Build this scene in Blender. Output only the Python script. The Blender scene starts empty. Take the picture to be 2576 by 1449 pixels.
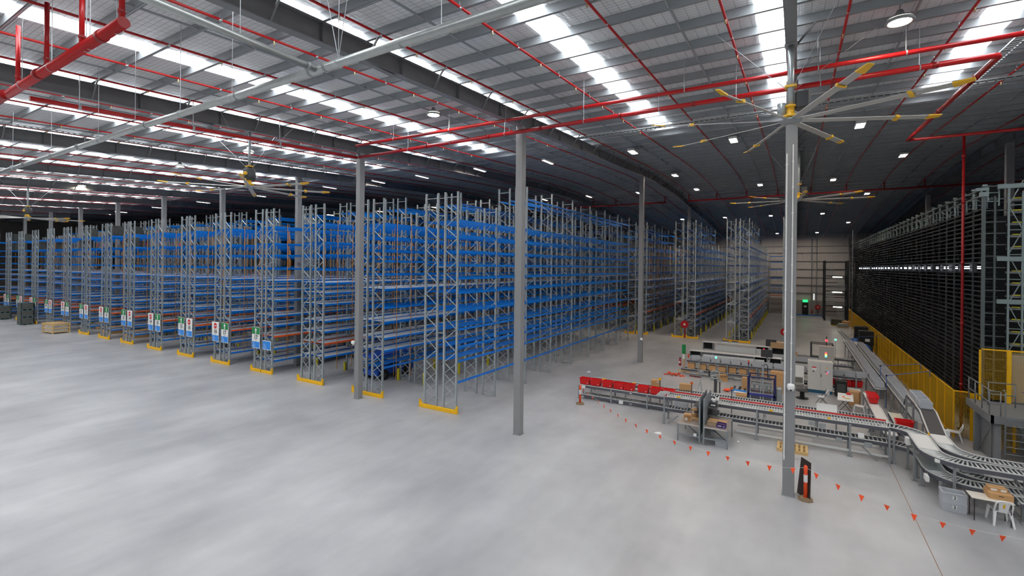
import bpy, bmesh, math, random
from mathutils import Vector, Matrix
random.seed(7)
SC = bpy.context.scene
COL = SC.collection
R = math.radians

# ------------------------------------------------------------------ camera
H = 7.9
cam_d = bpy.data.cameras.new('camera'); cam = bpy.data.objects.new('camera', cam_d); COL.objects.link(cam)
cam_d.sensor_width = 36.0
cam_d.lens = 1187.6 / 2576 * 36.0
cam_d.shift_y = -(724.5 - 668.8) / 2576
cam_d.clip_start = 0.1; cam_d.clip_end = 500
yaw, roll = R(31.1), R(0.577)
cam.matrix_world = Matrix.Translation((0, 0, H)) @ Matrix.Rotation(yaw, 4, 'Z') @ Matrix.Rotation(R(90), 4, 'X') @ Matrix.Rotation(roll, 4, 'Z')
SC.camera = cam
SC.view_settings.view_transform = 'Standard'
SC.view_settings.look = 'None'
SC.view_settings.gamma = 1.0
SC.view_settings.use_curve_mapping = False
SC.view_settings.exposure = 0.0
try:
    SC.cycles.use_denoising = True
    SC.cycles.use_adaptive_sampling = True
    SC.cycles.adaptive_threshold = 0.08
    SC.cycles.adaptive_min_samples = 16
    SC.cycles.max_bounces = 5
    SC.cycles.diffuse_bounces = 3
    SC.cycles.glossy_bounces = 3
    SC.cycles.transparent_max_bounces = 12
    SC.cycles.sample_clamp_indirect = 6.0
    SC.cycles.caustics_reflective = False
    SC.cycles.caustics_refractive = False
except Exception:
    pass

# ------------------------------------------------------------------ materials
MATS = {}
def lin(c):
    return tuple((v / 12.92 if v <= 0.04045 else ((v + 0.055) / 1.055) ** 2.4) for v in c)
def mat(name, rgb, rough=0.5, metal=0.0, noise=0.0, scale=8.0, emit=None, strength=0.0, bump=0.0, alpha=1.0):
    """principled material with a little procedural variation; rgb in 0-255 display values"""
    if name in MATS: return MATS[name]
    m = bpy.data.materials.new(name); m.use_nodes = True
    nt = m.node_tree; b = nt.nodes['Principled BSDF']
    c = lin([v / 255 for v in rgb])
    b.inputs['Base Color'].default_value = (*c, 1)
    b.inputs['Roughness'].default_value = rough
    b.inputs['Metallic'].default_value = metal
    if noise > 0:
        tc = nt.nodes.new('ShaderNodeTexCoord'); n = nt.nodes.new('ShaderNodeTexNoise')
        n.inputs['Scale'].default_value = scale; n.inputs['Detail'].default_value = 4
        nt.links.new(tc.outputs['Object'], n.inputs['Vector'])
        r = nt.nodes.new('ShaderNodeValToRGB')
        r.color_ramp.elements[0].position = 0.3; r.color_ramp.elements[1].position = 0.7
        r.color_ramp.elements[0].color = (*[max(0, v * (1 - noise)) for v in c], 1)
        r.color_ramp.elements[1].color = (*[min(1, v * (1 + noise)) for v in c], 1)
        nt.links.new(n.outputs['Fac'], r.inputs['Fac']); nt.links.new(r.outputs['Color'], b.inputs['Base Color'])
        if bump > 0:
            bp = nt.nodes.new('ShaderNodeBump'); bp.inputs['Strength'].default_value = bump
            nt.links.new(n.outputs['Fac'], bp.inputs['Height']); nt.links.new(bp.outputs['Normal'], b.inputs['Normal'])
    if emit:
        b.inputs['Emission Color'].default_value = (*lin([v / 255 for v in emit]), 1)
        b.inputs['Emission Strength'].default_value = strength
    if alpha < 1:
        b.inputs['Alpha'].default_value = alpha
    MATS[name] = m
    return m

galv   = mat('galvanised steel', (172, 180, 182), 0.3, 0.35, 0.10, 5)
galvd  = mat('dull galvanised steel', (158, 163, 164), 0.5, 0.25, 0.10, 3)
beamb  = mat('blue beam paint', (0, 112, 206), 0.3, 0, 0.05, 4)
orange = mat('orange beam paint', (232, 92, 30), 0.4)
opole  = mat('orange pole paint', (198, 128, 50), 0.4)
yellow = mat('yellow guard paint', (246, 188, 6), 0.45, 0, 0.04, 3)
colgry = mat('grey column paint', (140, 140, 141), 0.5, 0, 0.03, 2)
girdm  = mat('dark girder paint', (128, 130, 132), 0.5, 0, 0.06, 2)
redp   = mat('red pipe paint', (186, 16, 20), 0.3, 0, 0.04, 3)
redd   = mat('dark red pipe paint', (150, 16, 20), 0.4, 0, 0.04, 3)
white  = mat('white paint', (236, 236, 232), 0.45)
black  = mat('black plastic', (24, 24, 26), 0.5)
dgrey  = mat('dark grey plastic', (62, 63, 66), 0.5)
sgreen = mat('sign green', (22, 135, 70), 0.5)
sred   = mat('sign red', (218, 36, 42), 0.5)
sblue  = mat('sign blue', (40, 140, 230), 0.5)
wood   = mat('raw pine', (214, 178, 120), 0.7, 0, 0.12, 9)
card   = mat('cardboard', (198, 154, 104), 0.75, 0, 0.05, 6)
cardd  = mat('cardboard inside', (160, 118, 74), 0.8, 0, 0.05, 6)

# ------------------------------------------------------------------ mesh helper
class MB:
    def __init__(s): s.v = []; s.f = []; s.mi = []; s.m = 0
    def mat(s, i): s.m = i; return s
    def quad(s, pts):
        n = len(s.v); s.v += [tuple(p) for p in pts]; s.f.append(tuple(range(n, n + len(pts)))); s.mi.append(s.m); return s
    def hexa(s, p):  # 8 points, bottom loop then top loop
        n = len(s.v); s.v += [tuple(q) for q in p]
        for f in ((3, 2, 1, 0), (4, 5, 6, 7), (0, 1, 5, 4), (1, 2, 6, 5), (2, 3, 7, 6), (3, 0, 4, 7)):
            s.f.append(tuple(n + i for i in f)); s.mi.append(s.m)
        return s
    def box(s, x0, y0, z0, x1, y1, z1):
        return s.hexa([(x0, y0, z0), (x1, y0, z0), (x1, y1, z0), (x0, y1, z0), (x0, y0, z1), (x1, y0, z1), (x1, y1, z1), (x0, y1, z1)])
    def cbox(s, cx, cy, cz, sx, sy, sz):
        return s.box(cx - sx / 2, cy - sy / 2, cz - sz / 2, cx + sx / 2, cy + sy / 2, cz + sz / 2)
    def bar(s, a, b, w, h, up=(0, 0, 1)):
        a, b = Vector(a), Vector(b); d = (b - a)
        if d.length < 1e-6: return s
        d.normalize(); u = Vector(up)
        if abs(d.dot(u)) > 0.98: u = Vector((0, 1, 0))
        x = d.cross(u).normalized() * w / 2; y = x.cross(d).normalized() * h / 2
        return s.hexa([a - x - y, a + x - y, a + x + y, a - x + y, b - x - y, b + x - y, b + x + y, b - x + y])
    def tube(s, pts, r, n=8, caps=True, closed=False):
        pts = [Vector(p) for p in pts]; rings = []
        N = len(pts)
        for i, p in enumerate(pts):
            if closed: d = pts[(i + 1) % N] - pts[i - 1]
            else: d = pts[min(i + 1, N - 1)] - pts[max(i - 1, 0)]
            d.normalize(); u = Vector((0, 0, 1)) if abs(d.z) < 0.95 else Vector((0, 1, 0))
            x = d.cross(u).normalized(); y = x.cross(d).normalized()
            rr = r[i] if isinstance(r, (list, tuple)) else r
            n0 = len(s.v); rings.append(n0)
            s.v += [tuple(p + x * (rr * math.cos(2 * math.pi * k / n)) + y * (rr * math.sin(2 * math.pi * k / n))) for k in range(n)]
        M = N if closed else N - 1
        for i in range(M):
            a, b = rings[i], rings[(i + 1) % N]
            for k in range(n):
                s.f.append((a + k, a + (k + 1) % n, b + (k + 1) % n, b + k)); s.mi.append(s.m)
        if caps and not closed:
            s.f.append(tuple(rings[0] + k for k in reversed(range(n)))); s.mi.append(s.m)
            s.f.append(tuple(rings[-1] + k for k in range(n))); s.mi.append(s.m)
        return s
    def cyl(s, c, r, h, n=16, r2=None):
        x, y, z = c
        return s.tube([(x, y, z), (x, y, z + h)], [r, r if r2 is None else r2], n)
    def lathe(s, c, prof, n=16):
        x, y, z = c
        return s.tube([(x, y, z + h) for r, h in prof], [max(r, 1e-4) for r, h in prof], n)
    def prism(s, poly, a, b, axis='z'):
        """polygon (2D) extruded between a and b along an axis"""
        def P(u, v, t):
            return {'z': (u, v, t), 'y': (u, t, v), 'x': (t, u, v)}[axis]
        n0 = len(s.v); n = len(poly)
        s.v += [P(u, v, a) for u, v in poly] + [P(u, v, b) for u, v in poly]
        s.f.append(tuple(n0 + i for i in reversed(range(n)))); s.mi.append(s.m)
        s.f.append(tuple(n0 + n + i for i in range(n))); s.mi.append(s.m)
        for i in range(n):
            j = (i + 1) % n
            s.f.append((n0 + i, n0 + j, n0 + n + j, n0 + n + i)); s.mi.append(s.m)
        return s
    def mesh(s, name, mats, smooth=False, bevel=0):
        me = bpy.data.meshes.new(name); me.from_pydata(s.v, [], s.f)
        mats = mats if isinstance(mats, (list, tuple)) else [mats]
        for m in mats: me.materials.append(m)
        me.polygons.foreach_set('material_index', s.mi)
        bm = bmesh.new(); bm.from_mesh(me); bmesh.ops.recalc_face_normals(bm, faces=bm.faces)
        if bevel > 0:
            bmesh.ops.bevel(bm, geom=[e for e in bm.edges if len(e.link_faces) == 2 and e.calc_face_angle(0) > 0.6], offset=bevel, segments=1, affect='EDGES')
        bm.to_mesh(me); bm.free()
        if smooth:
            for p in me.polygons: p.use_smooth = len(p.vertices) == 4
        me.update(); return me
    def build(s, name, mats, parent=None, smooth=False, loc=(0, 0, 0), bevel=0):
        return put(name, s.mesh(name, mats, smooth, bevel), parent, loc)

def put(name, me, parent=None, loc=(0, 0, 0), rz=0.0):
    o = bpy.data.objects.new(name, me); COL.objects.link(o)
    o.location = loc
    if rz: o.rotation_euler.z = rz
    if parent: o.parent = parent
    return o
def tag(o, label=None, cat=None, group=None, kind=None):
    if label: o['label'] = label
    if cat: o['category'] = cat
    if group: o['group'] = group
    if kind: o['kind'] = kind
    return o
def thing(name, label, cat, loc=(0, 0, 0), rz=0.0, group=None):
    o = bpy.data.objects.new(name, None); COL.objects.link(o)
    o.empty_display_size = 0.1
    o.location = loc; o.rotation_euler.z = rz
    return tag(o, label, cat, group)
def struct(o): return tag(o, kind='structure')
def part(o): return tag(o)
def dup(root, loc, rz=None, label=None, group=None):
    c = root.copy(); COL.objects.link(c); c.location = loc
    if rz is not None: c.rotation_euler.z = rz
    if label: c['label'] = label
    if group: c['group'] = group
    for ch in list(root.children):
        k = ch.copy(); COL.objects.link(k); k.parent = c
        for g in list(ch.children):
            q = g.copy(); COL.objects.link(q); q.parent = k
    return c
def text_mesh(name, body, size, m, depth=0.004):
    cu = bpy.data.curves.new(name, 'FONT'); cu.body = body; cu.size = size
    cu.align_x = 'CENTER'; cu.align_y = 'CENTER'; cu.extrude = depth / 2; cu.offset = size * .025
    o = bpy.data.objects.new(name, cu); COL.objects.link(o)
    dg = bpy.context.evaluated_depsgraph_get(); dg.update()
    me = bpy.data.meshes.new_from_object(o.evaluated_get(dg))
    bpy.data.objects.remove(o); bpy.data.curves.remove(cu)
    me.materials.clear(); me.materials.append(m)
    return me
ORD = ['first', 'second', 'third', 'fourth', 'fifth', 'sixth', 'seventh', 'eighth', 'ninth', 'tenth', 'eleventh', 'twelfth', 'thirteenth', 'fourteenth', 'fifteenth', 'sixteenth', 'seventeenth', 'eighteenth', 'nineteenth', 'twentieth', 'twenty-first', 'twenty-second', 'twenty-third', 'twenty-fourth', 'twenty-fifth', 'twenty-sixth', 'twenty-seventh', 'twenty-eighth', 'twenty-ninth', 'thirtieth', 'thirty-first', 'thirty-second', 'thirty-third', 'thirty-fourth', 'thirty-fifth', 'thirty-sixth', 'thirty-seventh', 'thirty-eighth', 'thirty-ninth', 'fortieth', 'forty-first', 'forty-second']
# ------------------------------------------------------------------ building shell
YW = 95.6            # far wall
XL, XR, YB = -135.0, 34.0, -48.0
def zg(Y):           # underside of the roof beams: rises to a rounded ridge, falls to the far wall
    if Y < 38: return 13.43 + .0525 * Y
    if Y > 56: return 12.9 + (95.5 - Y) * .062
    y0, y1, h = 38., 56., 18.; z0 = 13.43 + .0525 * 38; z1 = 12.9 + 39.5 * .062; t = (Y - y0) / h
    return (2*t**3 - 3*t*t + 1) * z0 + (t**3 - 2*t*t + t) * h * .0525 + (-2*t**3 + 3*t*t) * z1 + (t**3 - t*t) * h * -.062
YS = [YB + i * 1.5 for i in range(int((YW - YB) / 1.5) + 1)] + [YW]

def concrete():
    m = bpy.data.materials.new('polished concrete'); m.use_nodes = True
    nt = m.node_tree; b = nt.nodes['Principled BSDF']; L = nt.links.new
    tc = nt.nodes.new('ShaderNodeTexCoord')
    def noise(scale, detail, sx=1, sy=1):
        mp = nt.nodes.new('ShaderNodeMapping'); mp.inputs['Scale'].default_value = (sx, sy, 1)
        n = nt.nodes.new('ShaderNodeTexNoise'); n.inputs['Scale'].default_value = scale; n.inputs['Detail'].default_value = detail
        n.inputs['Roughness'].default_value = .6
        L(tc.outputs['Object'], mp.inputs['Vector']); L(mp.outputs['Vector'], n.inputs['Vector']); return n.outputs['Fac']
    def mix(a, bb, f):
        x = nt.nodes.new('ShaderNodeMath'); x.operation = 'MULTIPLY_ADD'; x.inputs[1].default_value = f
        L(a, x.inputs[0]); L(bb, x.inputs[2]); return x.outputs[0]
    z = nt.nodes.new('ShaderNodeMath'); z.operation = 'MULTIPLY'; z.inputs[1].default_value = .5
    L(noise(.16, 3), z.inputs[0])
    s = mix(noise(.5, 3, 1, .35), z.outputs[0], .42)
    s = mix(noise(2.0, 2), s, .06)
    r = nt.nodes.new('ShaderNodeValToRGB')
    r.color_ramp.elements[0].position = .15; r.color_ramp.elements[1].position = .85
    r.color_ramp.elements[0].color = (*lin((.45, .455, .475)), 1); r.color_ramp.elements[1].color = (*lin((.87, .868, .865)), 1)
    L(s, r.inputs['Fac']); L(r.outputs['Color'], b.inputs['Base Color'])
    rr = nt.nodes.new('ShaderNodeMapRange'); rr.inputs['To Min'].default_value = .285; rr.inputs['To Max'].default_value = .38
    L(noise(.35, 2), rr.inputs['Value']); L(rr.outputs['Result'], b.inputs['Roughness'])
    b.inputs['Specular IOR Level'].default_value = .7
    return m
def foil(name, rgb, metal, rough, grid=True):
    """silver insulation blanket over safety mesh: wrinkles, ribs and a wire grid"""
    m = bpy.data.materials.new(name); m.use_nodes = True
    nt = m.node_tree; b = nt.nodes['Principled BSDF']; L = nt.links.new
    tc = nt.nodes.new('ShaderNodeTexCoord')
    n = nt.nodes.new('ShaderNodeTexNoise'); n.inputs['Scale'].default_value = 2.2; n.inputs['Detail'].default_value = 5
    mp = nt.nodes.new('ShaderNodeMapping'); mp.inputs['Scale'].default_value = (2.4, .7, .7)
    L(tc.outputs['Object'], mp.inputs['Vector']); L(mp.outputs['Vector'], n.inputs['Vector'])
    br = nt.nodes.new('ShaderNodeTexBrick'); br.offset = 0; br.inputs['Scale'].default_value = 1
    br.inputs['Brick Width'].default_value = .3; br.inputs['Row Height'].default_value = .15; br.inputs['Mortar Size'].default_value = .012
    br.inputs['Mortar Smooth'].default_value = .6
    c = lin([v / 255 for v in rgb])
    br.inputs['Color1'].default_value = (*c, 1); br.inputs['Color2'].default_value = (*[v * .96 for v in c], 1); br.inputs['Mortar'].default_value = (*[v * .6 for v in c], 1)
    L(tc.outputs['Object'], br.inputs['Vector'])
    L(br.outputs['Color'], b.inputs['Base Color'])
    bp = nt.nodes.new('ShaderNodeBump'); bp.inputs['Strength'].default_value = .55; bp.inputs['Distance'].default_value = .12
    L(n.outputs['Fac'], bp.inputs['Height']); 
    bp2 = nt.nodes.new('ShaderNodeBump'); bp2.inputs['Strength'].default_value = .5; bp2.inputs['Distance'].default_value = .03; bp2.invert = True
    L(br.outputs['Fac'], bp2.inputs['Height']); L(bp.outputs['Normal'], bp2.inputs['Normal'])
    L(bp2.outputs['Normal'], b.inputs['Normal'])
    b.inputs['Metallic'].default_value = metal; b.inputs['Roughness'].default_value = rough
    return m
conc = concrete()
roof_foil = foil('silver roof insulation', (226, 228, 230), .12, .36)
wallm = foil('silver wall sheeting', (205, 198, 194), .15, .4)
wallc = mat('concrete wall panel', (150, 143, 140), .7, 0, .06, 2)
purm = mat('purlin steel', (158, 163, 166), .4, .2, .06, 2)
skym = mat('skylight sheet', (250, 252, 255), .5, 0, emit=(247, 251, 255), strength=8.9)
skysoft = mat('mesh covered skylight edge', (230, 235, 240), .5, 0, emit=(240, 246, 255), strength=3.0)
ledm = mat('lamp glow', (255, 250, 240), .5, 0, emit=(255, 240, 222), strength=215.0)
ledh = mat('high bay lamp glow', (255, 245, 225), .5, 0, emit=(255, 240, 214), strength=130.0)

b = MB().box(XL, YB, -.3, XR, YW, 0); floor = struct(b.build('floor', conc))
jm = mat('floor joint filler', (150, 118, 96), .8)
jl = mat('pale floor joint', (196, 194, 188), .6)
jb = MB()
jb.mat(0).box(3.28, 5, .001, 3.30, 24.6, .003)
jb.mat(1).box(-60, 18.55, .001, -31.5, 18.58, .002)
struct(jb.build('trim_1', [jm, jl]))

# roof sheet
b = MB()
for a, c in zip(YS[:-1], YS[1:]):
    b.hexa([(XL, a, zg(a) + .86), (XR, a, zg(a) + .86), (XR, c, zg(c) + .86), (XL, c, zg(c) + .86),
            (XL, a, zg(a) + 1.0), (XR, a, zg(a) + 1.0), (XR, c, zg(c) + 1.0), (XL, c, zg(c) + 1.0)])
ceiling = struct(b.build('ceiling', roof_foil))
# purlins, each one lip-channel across the building
for i, y in enumerate([YB + .75 + 1.5 * k for k in range(95)]):
    z = zg(y)
    b = MB().box(XL, y - .012, z + .6, XR, y + .012, z + .85)
    b.box(XL, y, z + .6, XR, y + .08, z + .615)
    b.box(XL, y + .07, z + .6, XR, y + .08, z + .63)
    b.build('purlin', purm, ceiling)
# bridging lines between the purlins
BX = [-8.75 - 5.65 * k for k in range(0, 17)] + [-2.95, 2.72, 8.3, 13.9, 19.5]
for x in BX:
    b = MB()
    for a, c in zip(YS[19:-1], YS[20:]): b.bar((x, a, zg(a) + .66), (x, c, zg(c) + .66), .05, .05)
    b.build('bridging', purm, ceiling)
# skylight strips
SX = [4.95, -.62, -6.3, -11.6, -17.6, -22.7, -28.3, -33.7, -39.4, -44.7, -50.4, -55.6, -61.3, -66.6, -72.3, -77.6, -83.3, -88.5, -94.2, 10.5, 16.2, 21.6]
for i, x in enumerate(SX):
    b = MB(); y1 = 27.6
    for a, c in zip(YS[:-1], YS[1:]):
        if c > y1 + .6: break
        w0, w1 = (x - .43, x + .43)
        b.mat(0).hexa([(w0, a, zg(a) + .835), (w1, a, zg(a) + .835), (w1, c, zg(c) + .835), (w0, c, zg(c) + .835),
                (w0, a, zg(a) + .858), (w1, a, zg(a) + .858), (w1, c, zg(c) + .858), (w0, c, zg(c) + .858)])
    struct(b.build('window_%d' % (i + 1), [skym, skysoft]))
# walls
struct(MB().box(XL, YW, 2.4, XR, YW + .2, 14).build('wall_far', wallm))
struct(MB().box(XL, YW - .06, 0, XR, YW + .2, 2.5).build('wall_far_base', wallc))
struct(MB().box(XR, YB, 0, XR + .2, YW, 17.2).build('wall_right', wallc))
struct(MB().box(XL - .2, YB, 0, XL, YW, 17.2).build('wall_left', wallc))
struct(MB().box(XL, YB - .2, 0, XR, YB, 14).build('wall_rear', wallc))
b = MB()
for z in (3.75, 5.1, 6.45, 7.85, 9.2, 10.65, 11.75): b.box(XL, YW - .2, z - .05, XR, YW - .02, z + .05)
struct(b.build('trim_2', girdm))
b = MB()
for x in (-16.5, -11.1, -5.6, -.2, 2.2, 2.9, 7.4, 12.9, 18.4): b.box(x - .09, YW - .3, 0, x + .09, YW - .2, 13)
struct(b.build('trim_3', girdm))

# roof beams along the building and their columns
GX = [-.19 - 10.95 * k for k in range(-2, 11)]
for k, x in enumerate(GX):
    b = MB()
    for a, c in zip(YS[:-1], YS[1:]):
        za, zc = zg(a), zg(c)
        def sl(x0, x1, lo, hi):
            b.hexa([(x0, a, za + lo), (x1, a, za + lo), (x1, c, zc + lo), (x0, c, zc + lo), (x0, a, za + hi), (x1, a, za + hi), (x1, c, zc + hi), (x0, c, zc + hi)])
        sl(x - .14, x + .14, 0, .03); sl(x - .14, x + .14, .57, .6); sl(x - .012, x + .012, .03, .57)
    for i, y in enumerate([YB + .75 + 1.5 * q for q in range(95)]):
        z = zg(y)
        if i % 2 == 0 or y > 36: 
            b.bar((x + .1, y + .02, z + .02), (x + .62, y + .02, z + .64), .05, .05)
        if i % 2 == 1 and y < 60: b.box(x - .13, y - .01, z + .03, x + .13, y + .01, z + .57)
    for y in (10.0, 19.2, 28.5, 39.2):
        b.box(x - .1, y - 1.0, zg(y) - .01, x + .1, y + 1.0, zg(y))
    b.build('roof_beam', girdm, ceiling)
COLS = []
def column(x, y, label):
    t = thing('steel_column', label, 'column', (x, y, 0), group='steel roof columns')
    hgt = zg(y); w = .18
    b = MB(); b.box(-w, -w, 0, w, w, hgt); b.build('shaft', colgry, t, bevel=.02)
    MB().box(-.21, -.21, 0, .21, .21, .02).build('base_plate', galvd, t)
    COLS.append(t); return t
c1 = column(-11.15, 19.2, 'grey steel column standing alone on open floor right of the nearest blue rack')
c2 = column(-22.08, 19.2, 'grey steel column in front of the second nearest blue rack end')
c3 = column(-.19, 19.2, 'nearest grey steel column, with white conduits and a dome camera, under the big fan')
c4 = column(-11.1, 39.2, 'grey steel column behind the red tubs, beside the long blue rack')
for x, y, l in ((-33.08, 22.74, 'grey steel column inside the rack bearing the blue panel and green 17 sign'),
                (-44.0, 22.74, 'grey steel column inside the rack with signs 15 and 16'),
                (-55.0, 22.74, 'grey steel column inside the rack with signs 13 and 14'),
                (-66.0, 22.74, 'grey steel column inside the rack with signs 11 and 12'),
                (-77.0, 22.74, 'grey steel column far left rising behind the rack with sign 09'),
                (-87.6, 22.74, 'grey steel column far left rising behind the rack with sign 07'),
                (-98.6, 22.74, 'leftmost grey steel column above the farthest racks'),
                (-11.1, 59.5, 'grey steel column in the gap of the far rack with the red hose reel'),
                (10.76, 39.2, 'dark steel column rising behind the dark automated storage block'),
                (10.76, 59.5, 'dark steel column far back behind the dark automated storage block')):
    column(x, y, l)
# conduits and dome camera on the near column, cameras on two others
b = MB().tube([(-.135, -.2, 1.25), (-.135, -.2, 11.9)], .022, 6); 
for z in [1.35 + 1.45 * k for k in range(8)]: b.box(-.165, -.225, z, -.105, -.18, z + .04)
b.build('conduit', white, c3)
b = MB().tube([(.05, -.2, 3.93), (.05, -.2, 12.2)], .02, 6)
for z in [4.4 + .9 * k for k in range(9)]: b.box(.02, -.225, z, .08, -.18, z + .04)
b.build('conduit', white, c3)
camd = mat('camera lens', (30, 30, 34), .2)
def domecam(parent, x, y, z):
    b = MB().lathe((x, y, z), [(.03, .16), (.1, .15), (.12, .08), (.12, .02), (.09, -.06), (.05, -.1), (.01, -.115)], 14)
    o = b.build('dome_camera', white, parent, smooth=True)
    l = MB().lathe((x, y - .075, z - .05), [(.01, .04), (.04, .02), (.045, 0), (.03, -.03), (.01, -.04)], 10)
    l.build('lens', camd, o, smooth=True)
domecam(c3, .05, -.3, 3.78)
b = MB().tube([(.05, -.2, 3.93), (.05, -.3, 3.93)], .02, 6); b.build('camera_arm', white, c3)
domecam(c2, -.2, -.25, 3.25); MB().tube([(-.15, -.2, 3.4), (-.2, -.26, 3.4)], .02, 6).build('camera_arm', white, c2)
domecam(c4, .16, -.25, 1.9); MB().tube([(.14, -.15, 2.05), (.16, -.26, 2.05)], .02, 6).build('camera_arm', white, c4)
# ------------------------------------------------------------------ lamps
def make_lamp(kind):
    if kind == 'tube':
        t = thing('linear_ceiling_lamp', 'x', 'ceiling lamp', (0, 0, 0))
        b = MB().box(-.1, -.75, 0, .1, .75, .07); b.box(-.11, -.76, -.06, -.088, .76, .07); b.box(.088, -.76, -.06, .11, .76, .07); b.box(-.09, -.76, -.06, .09, -.735, .07); b.box(-.09, .735, -.06, .09, .76, .07); b.build('housing', white, t)
        MB().box(-.085, -.72, -.02, .085, .72, -.001).build('diffuser', ledm, t)
        return t
    if kind == 'panel':
        t = thing('panel_ceiling_lamp', 'x', 'ceiling lamp', (0, 0, 0))
        b = MB().box(-.2, -.5, 0, .2, .5, .08); b.box(-.22, -.52, -.06, -.185, .52, .08); b.box(.185, -.52, -.06, .22, .52, .08); b.box(-.19, -.52, -.06, .19, -.485, .08); b.box(-.19, .485, -.06, .19, .52, .08); b.build('housing', white, t)
        MB().box(-.18, -.48, -.02, .18, .48, -.001).build('diffuser', ledm, t)
        return t
    t = thing('high_bay_lamp', 'x', 'ceiling lamp', (0, 0, 0))
    b = MB().lathe((0, 0, .04), [(.3, 0), (.28, .05), (.12, .12), (.07, .25), (.02, .26)], 20); b.tube([(.29 * math.cos(q * math.pi / 10), .29 * math.sin(q * math.pi / 10), -.01) for q in range(20)], .045, 6, closed=True); b.build('housing', galvd, t, smooth=True)
    MB().cyl((0, 0, 0), .27, .03, 20).build('diffuser', ledh, t)
    MB().tube([(0, 0, .29), (0, 0, .7)], .012, 6).build('hanger', galvd, t)
    return t
_l = {k: make_lamp(k) for k in ('tube', 'panel', 'round')}
_used = set()
def lamp(kind, x, y, label, dz=.36, group='ceiling lamps'):
    p = (x, y, zg(y) + dz)
    if kind not in _used:
        _used.add(kind); o = _l[kind]; o.location = p; o['label'] = label
        o['group'] = group; 
    else: o = dup(_l[kind], p, None, label, group)
    return o
for x, l in ((2.33, 'big round glowing high bay lamp nearest on the right'), (-13.94, 'round glowing high bay lamp right of the blue rack rows, beside a roof beam'),
             (-28.5, 'round glowing high bay lamp beside the rod of the nearer left fan'), (-36.9, 'round glowing high bay lamp left of the nearer left fan'), (-54.7, 'leftmost round glowing high bay lamp')):
    lamp('round', x, 16.2 if x < 2 else 16.34, l, .35)
for i, x in enumerate((2.74, -3.22, -9.14)):
    lamp('panel', x, 30.15, 'glowing oval ceiling lamp, %s from the right in the row nearest the big fan' % ORD[i])
for i in range(14):
    x = -15.25 - 5.92 * i
    if any(abs(x - g) < .5 for g in GX): x += .75
    lamp('tube', x, 30.1, 'glowing tube lamp, %s from the right in the front row over the blue racks' % ORD[i])
for x, l in ((-9.15, 'glowing panel lamp right of the roof beam, above the grey column behind the tubs'), (6.32, 'glowing panel lamp over the dark storage block, right of the near column')):
    lamp('panel', x, 42.5, l)
for i, x in enumerate((2.72, -3.08, -8.83)):
    lamp('panel', x, 51.0, 'glowing lamp, %s from the right in the second row past the big fan' % ORD[i])
for i in range(11):
    x = -14.71 - 5.7 * i
    if any(abs(x - g) < .5 for g in GX): x += .75
    lamp('tube', x, 50.7, 'glowing tube lamp, %s from the right in the second row over the blue racks' % ORD[i])
lamp('panel', 5.96, 58.85, 'glowing lamp over the yellow fence, nearer of two')
lamp('panel', 5.95, 78.56, 'glowing lamp over the yellow fence, farther of two')
for i, x in enumerate((2.68, -2.97, -8.46, -14.04, -19.8, -25.5)):
    lamp('panel', x, 70.2, 'small glowing lamp, %s from the right in the row over the far racks' % ORD[i])
for i, x in enumerate((2.68, -2.8, -8.4)):
    lamp('panel', x, 88.7, 'tiny glowing lamp, %s from the right in the row by the far wall' % ORD[i])

# ------------------------------------------------------------------ sprinkler range pipes
RP = [-10.17 + 2.82 * k for k in range(-31, 11)]
brass = mat('brass sprinkler head', (200, 180, 130), .35, .8)
hang = mat('pipe hanger steel', (190, 195, 198), .4, .6)
LXS = [o.location.x for o in SC.objects if o.get('category') == 'ceiling lamp']
for k, x in enumerate(reversed(RP)):
    if any(abs(x - g) < .35 for g in GX): x += .4
    if any(abs(x - q) < .3 for q in LXS): x += .5
    lab = 'thin red sprinkler pipe under the roof, %s from the right' % ORD[k]
    t = thing('sprinkler_pipe', lab, 'sprinkler pipe', (x, 0, 0), group='red sprinkler pipes along the roof')
    near = x > -25
    b = MB(); b.tube([(0, y, zg(y) + .5) for y in (YS[24::3] if x > -40 else YS[27:64:3])], .038 if near else .036, 8)
    b.build('pipe', redp, t, smooth=True)
    for y in [5.2 + 2.9 * q for q in range(12)]:
        if x > -36: 
            b = MB(); b.cyl((0, y, zg(y) + .40), .02, .08, 6); b.cyl((0, y, zg(y) + .36), .035, .012, 6); b.build('sprinkler_head', brass, t)
    if near:
        b = MB()
        for y in [6.6 + 2.9 * q for q in range(16)]:
            b.cyl((0, y, zg(y) + .5 - .036), .042, .02, 8); b.tube([(0, y, zg(y) + .53), (0, y, zg(y) + .64)], .006, 4)
            b.tube([(0, y, zg(y) + .5), (0, y + .05, zg(y) + .5)], .042, 8)
        b.build('hangers', hang, t)

# ------------------------------------------------------------------ red mains
t = thing('fire_main_pipe', 'thick red fire main behind the big fan, turning back at its right end', 'fire pipe', (0, 0, 0))
ym, zm = 18.45, 13.98
xe = 4.85
b = MB().tube([(-21.35, ym, zm), (xe - .15, ym, zm), (xe - .04, ym + .04, zm), (xe, ym + .15, zm + .01), (xe, 31.4, zm + .62)], .085, 12); b.build('pipe', redp, t, smooth=True)
b = MB().tube([(xe, 31.4, zm + .62), (30, 31.5, zm + .62)], .075, 10); b.build('cross_pipe', redp, t, smooth=True)
b = MB()
for x in (-16.4, -12.6, -9.8, -6.2, -3.4, .9, 3.4): b.tube([(x, ym, zm), (x + .13, ym, zm)], .098, 12)
for y in (20.5, 25, 29): b.tube([(xe, y, zm + .05*(y-18.45)), (xe, y + .13, zm + .05*(y-18.45))], .098, 12)
b.build('coupling', redd, t, smooth=True)
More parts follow.
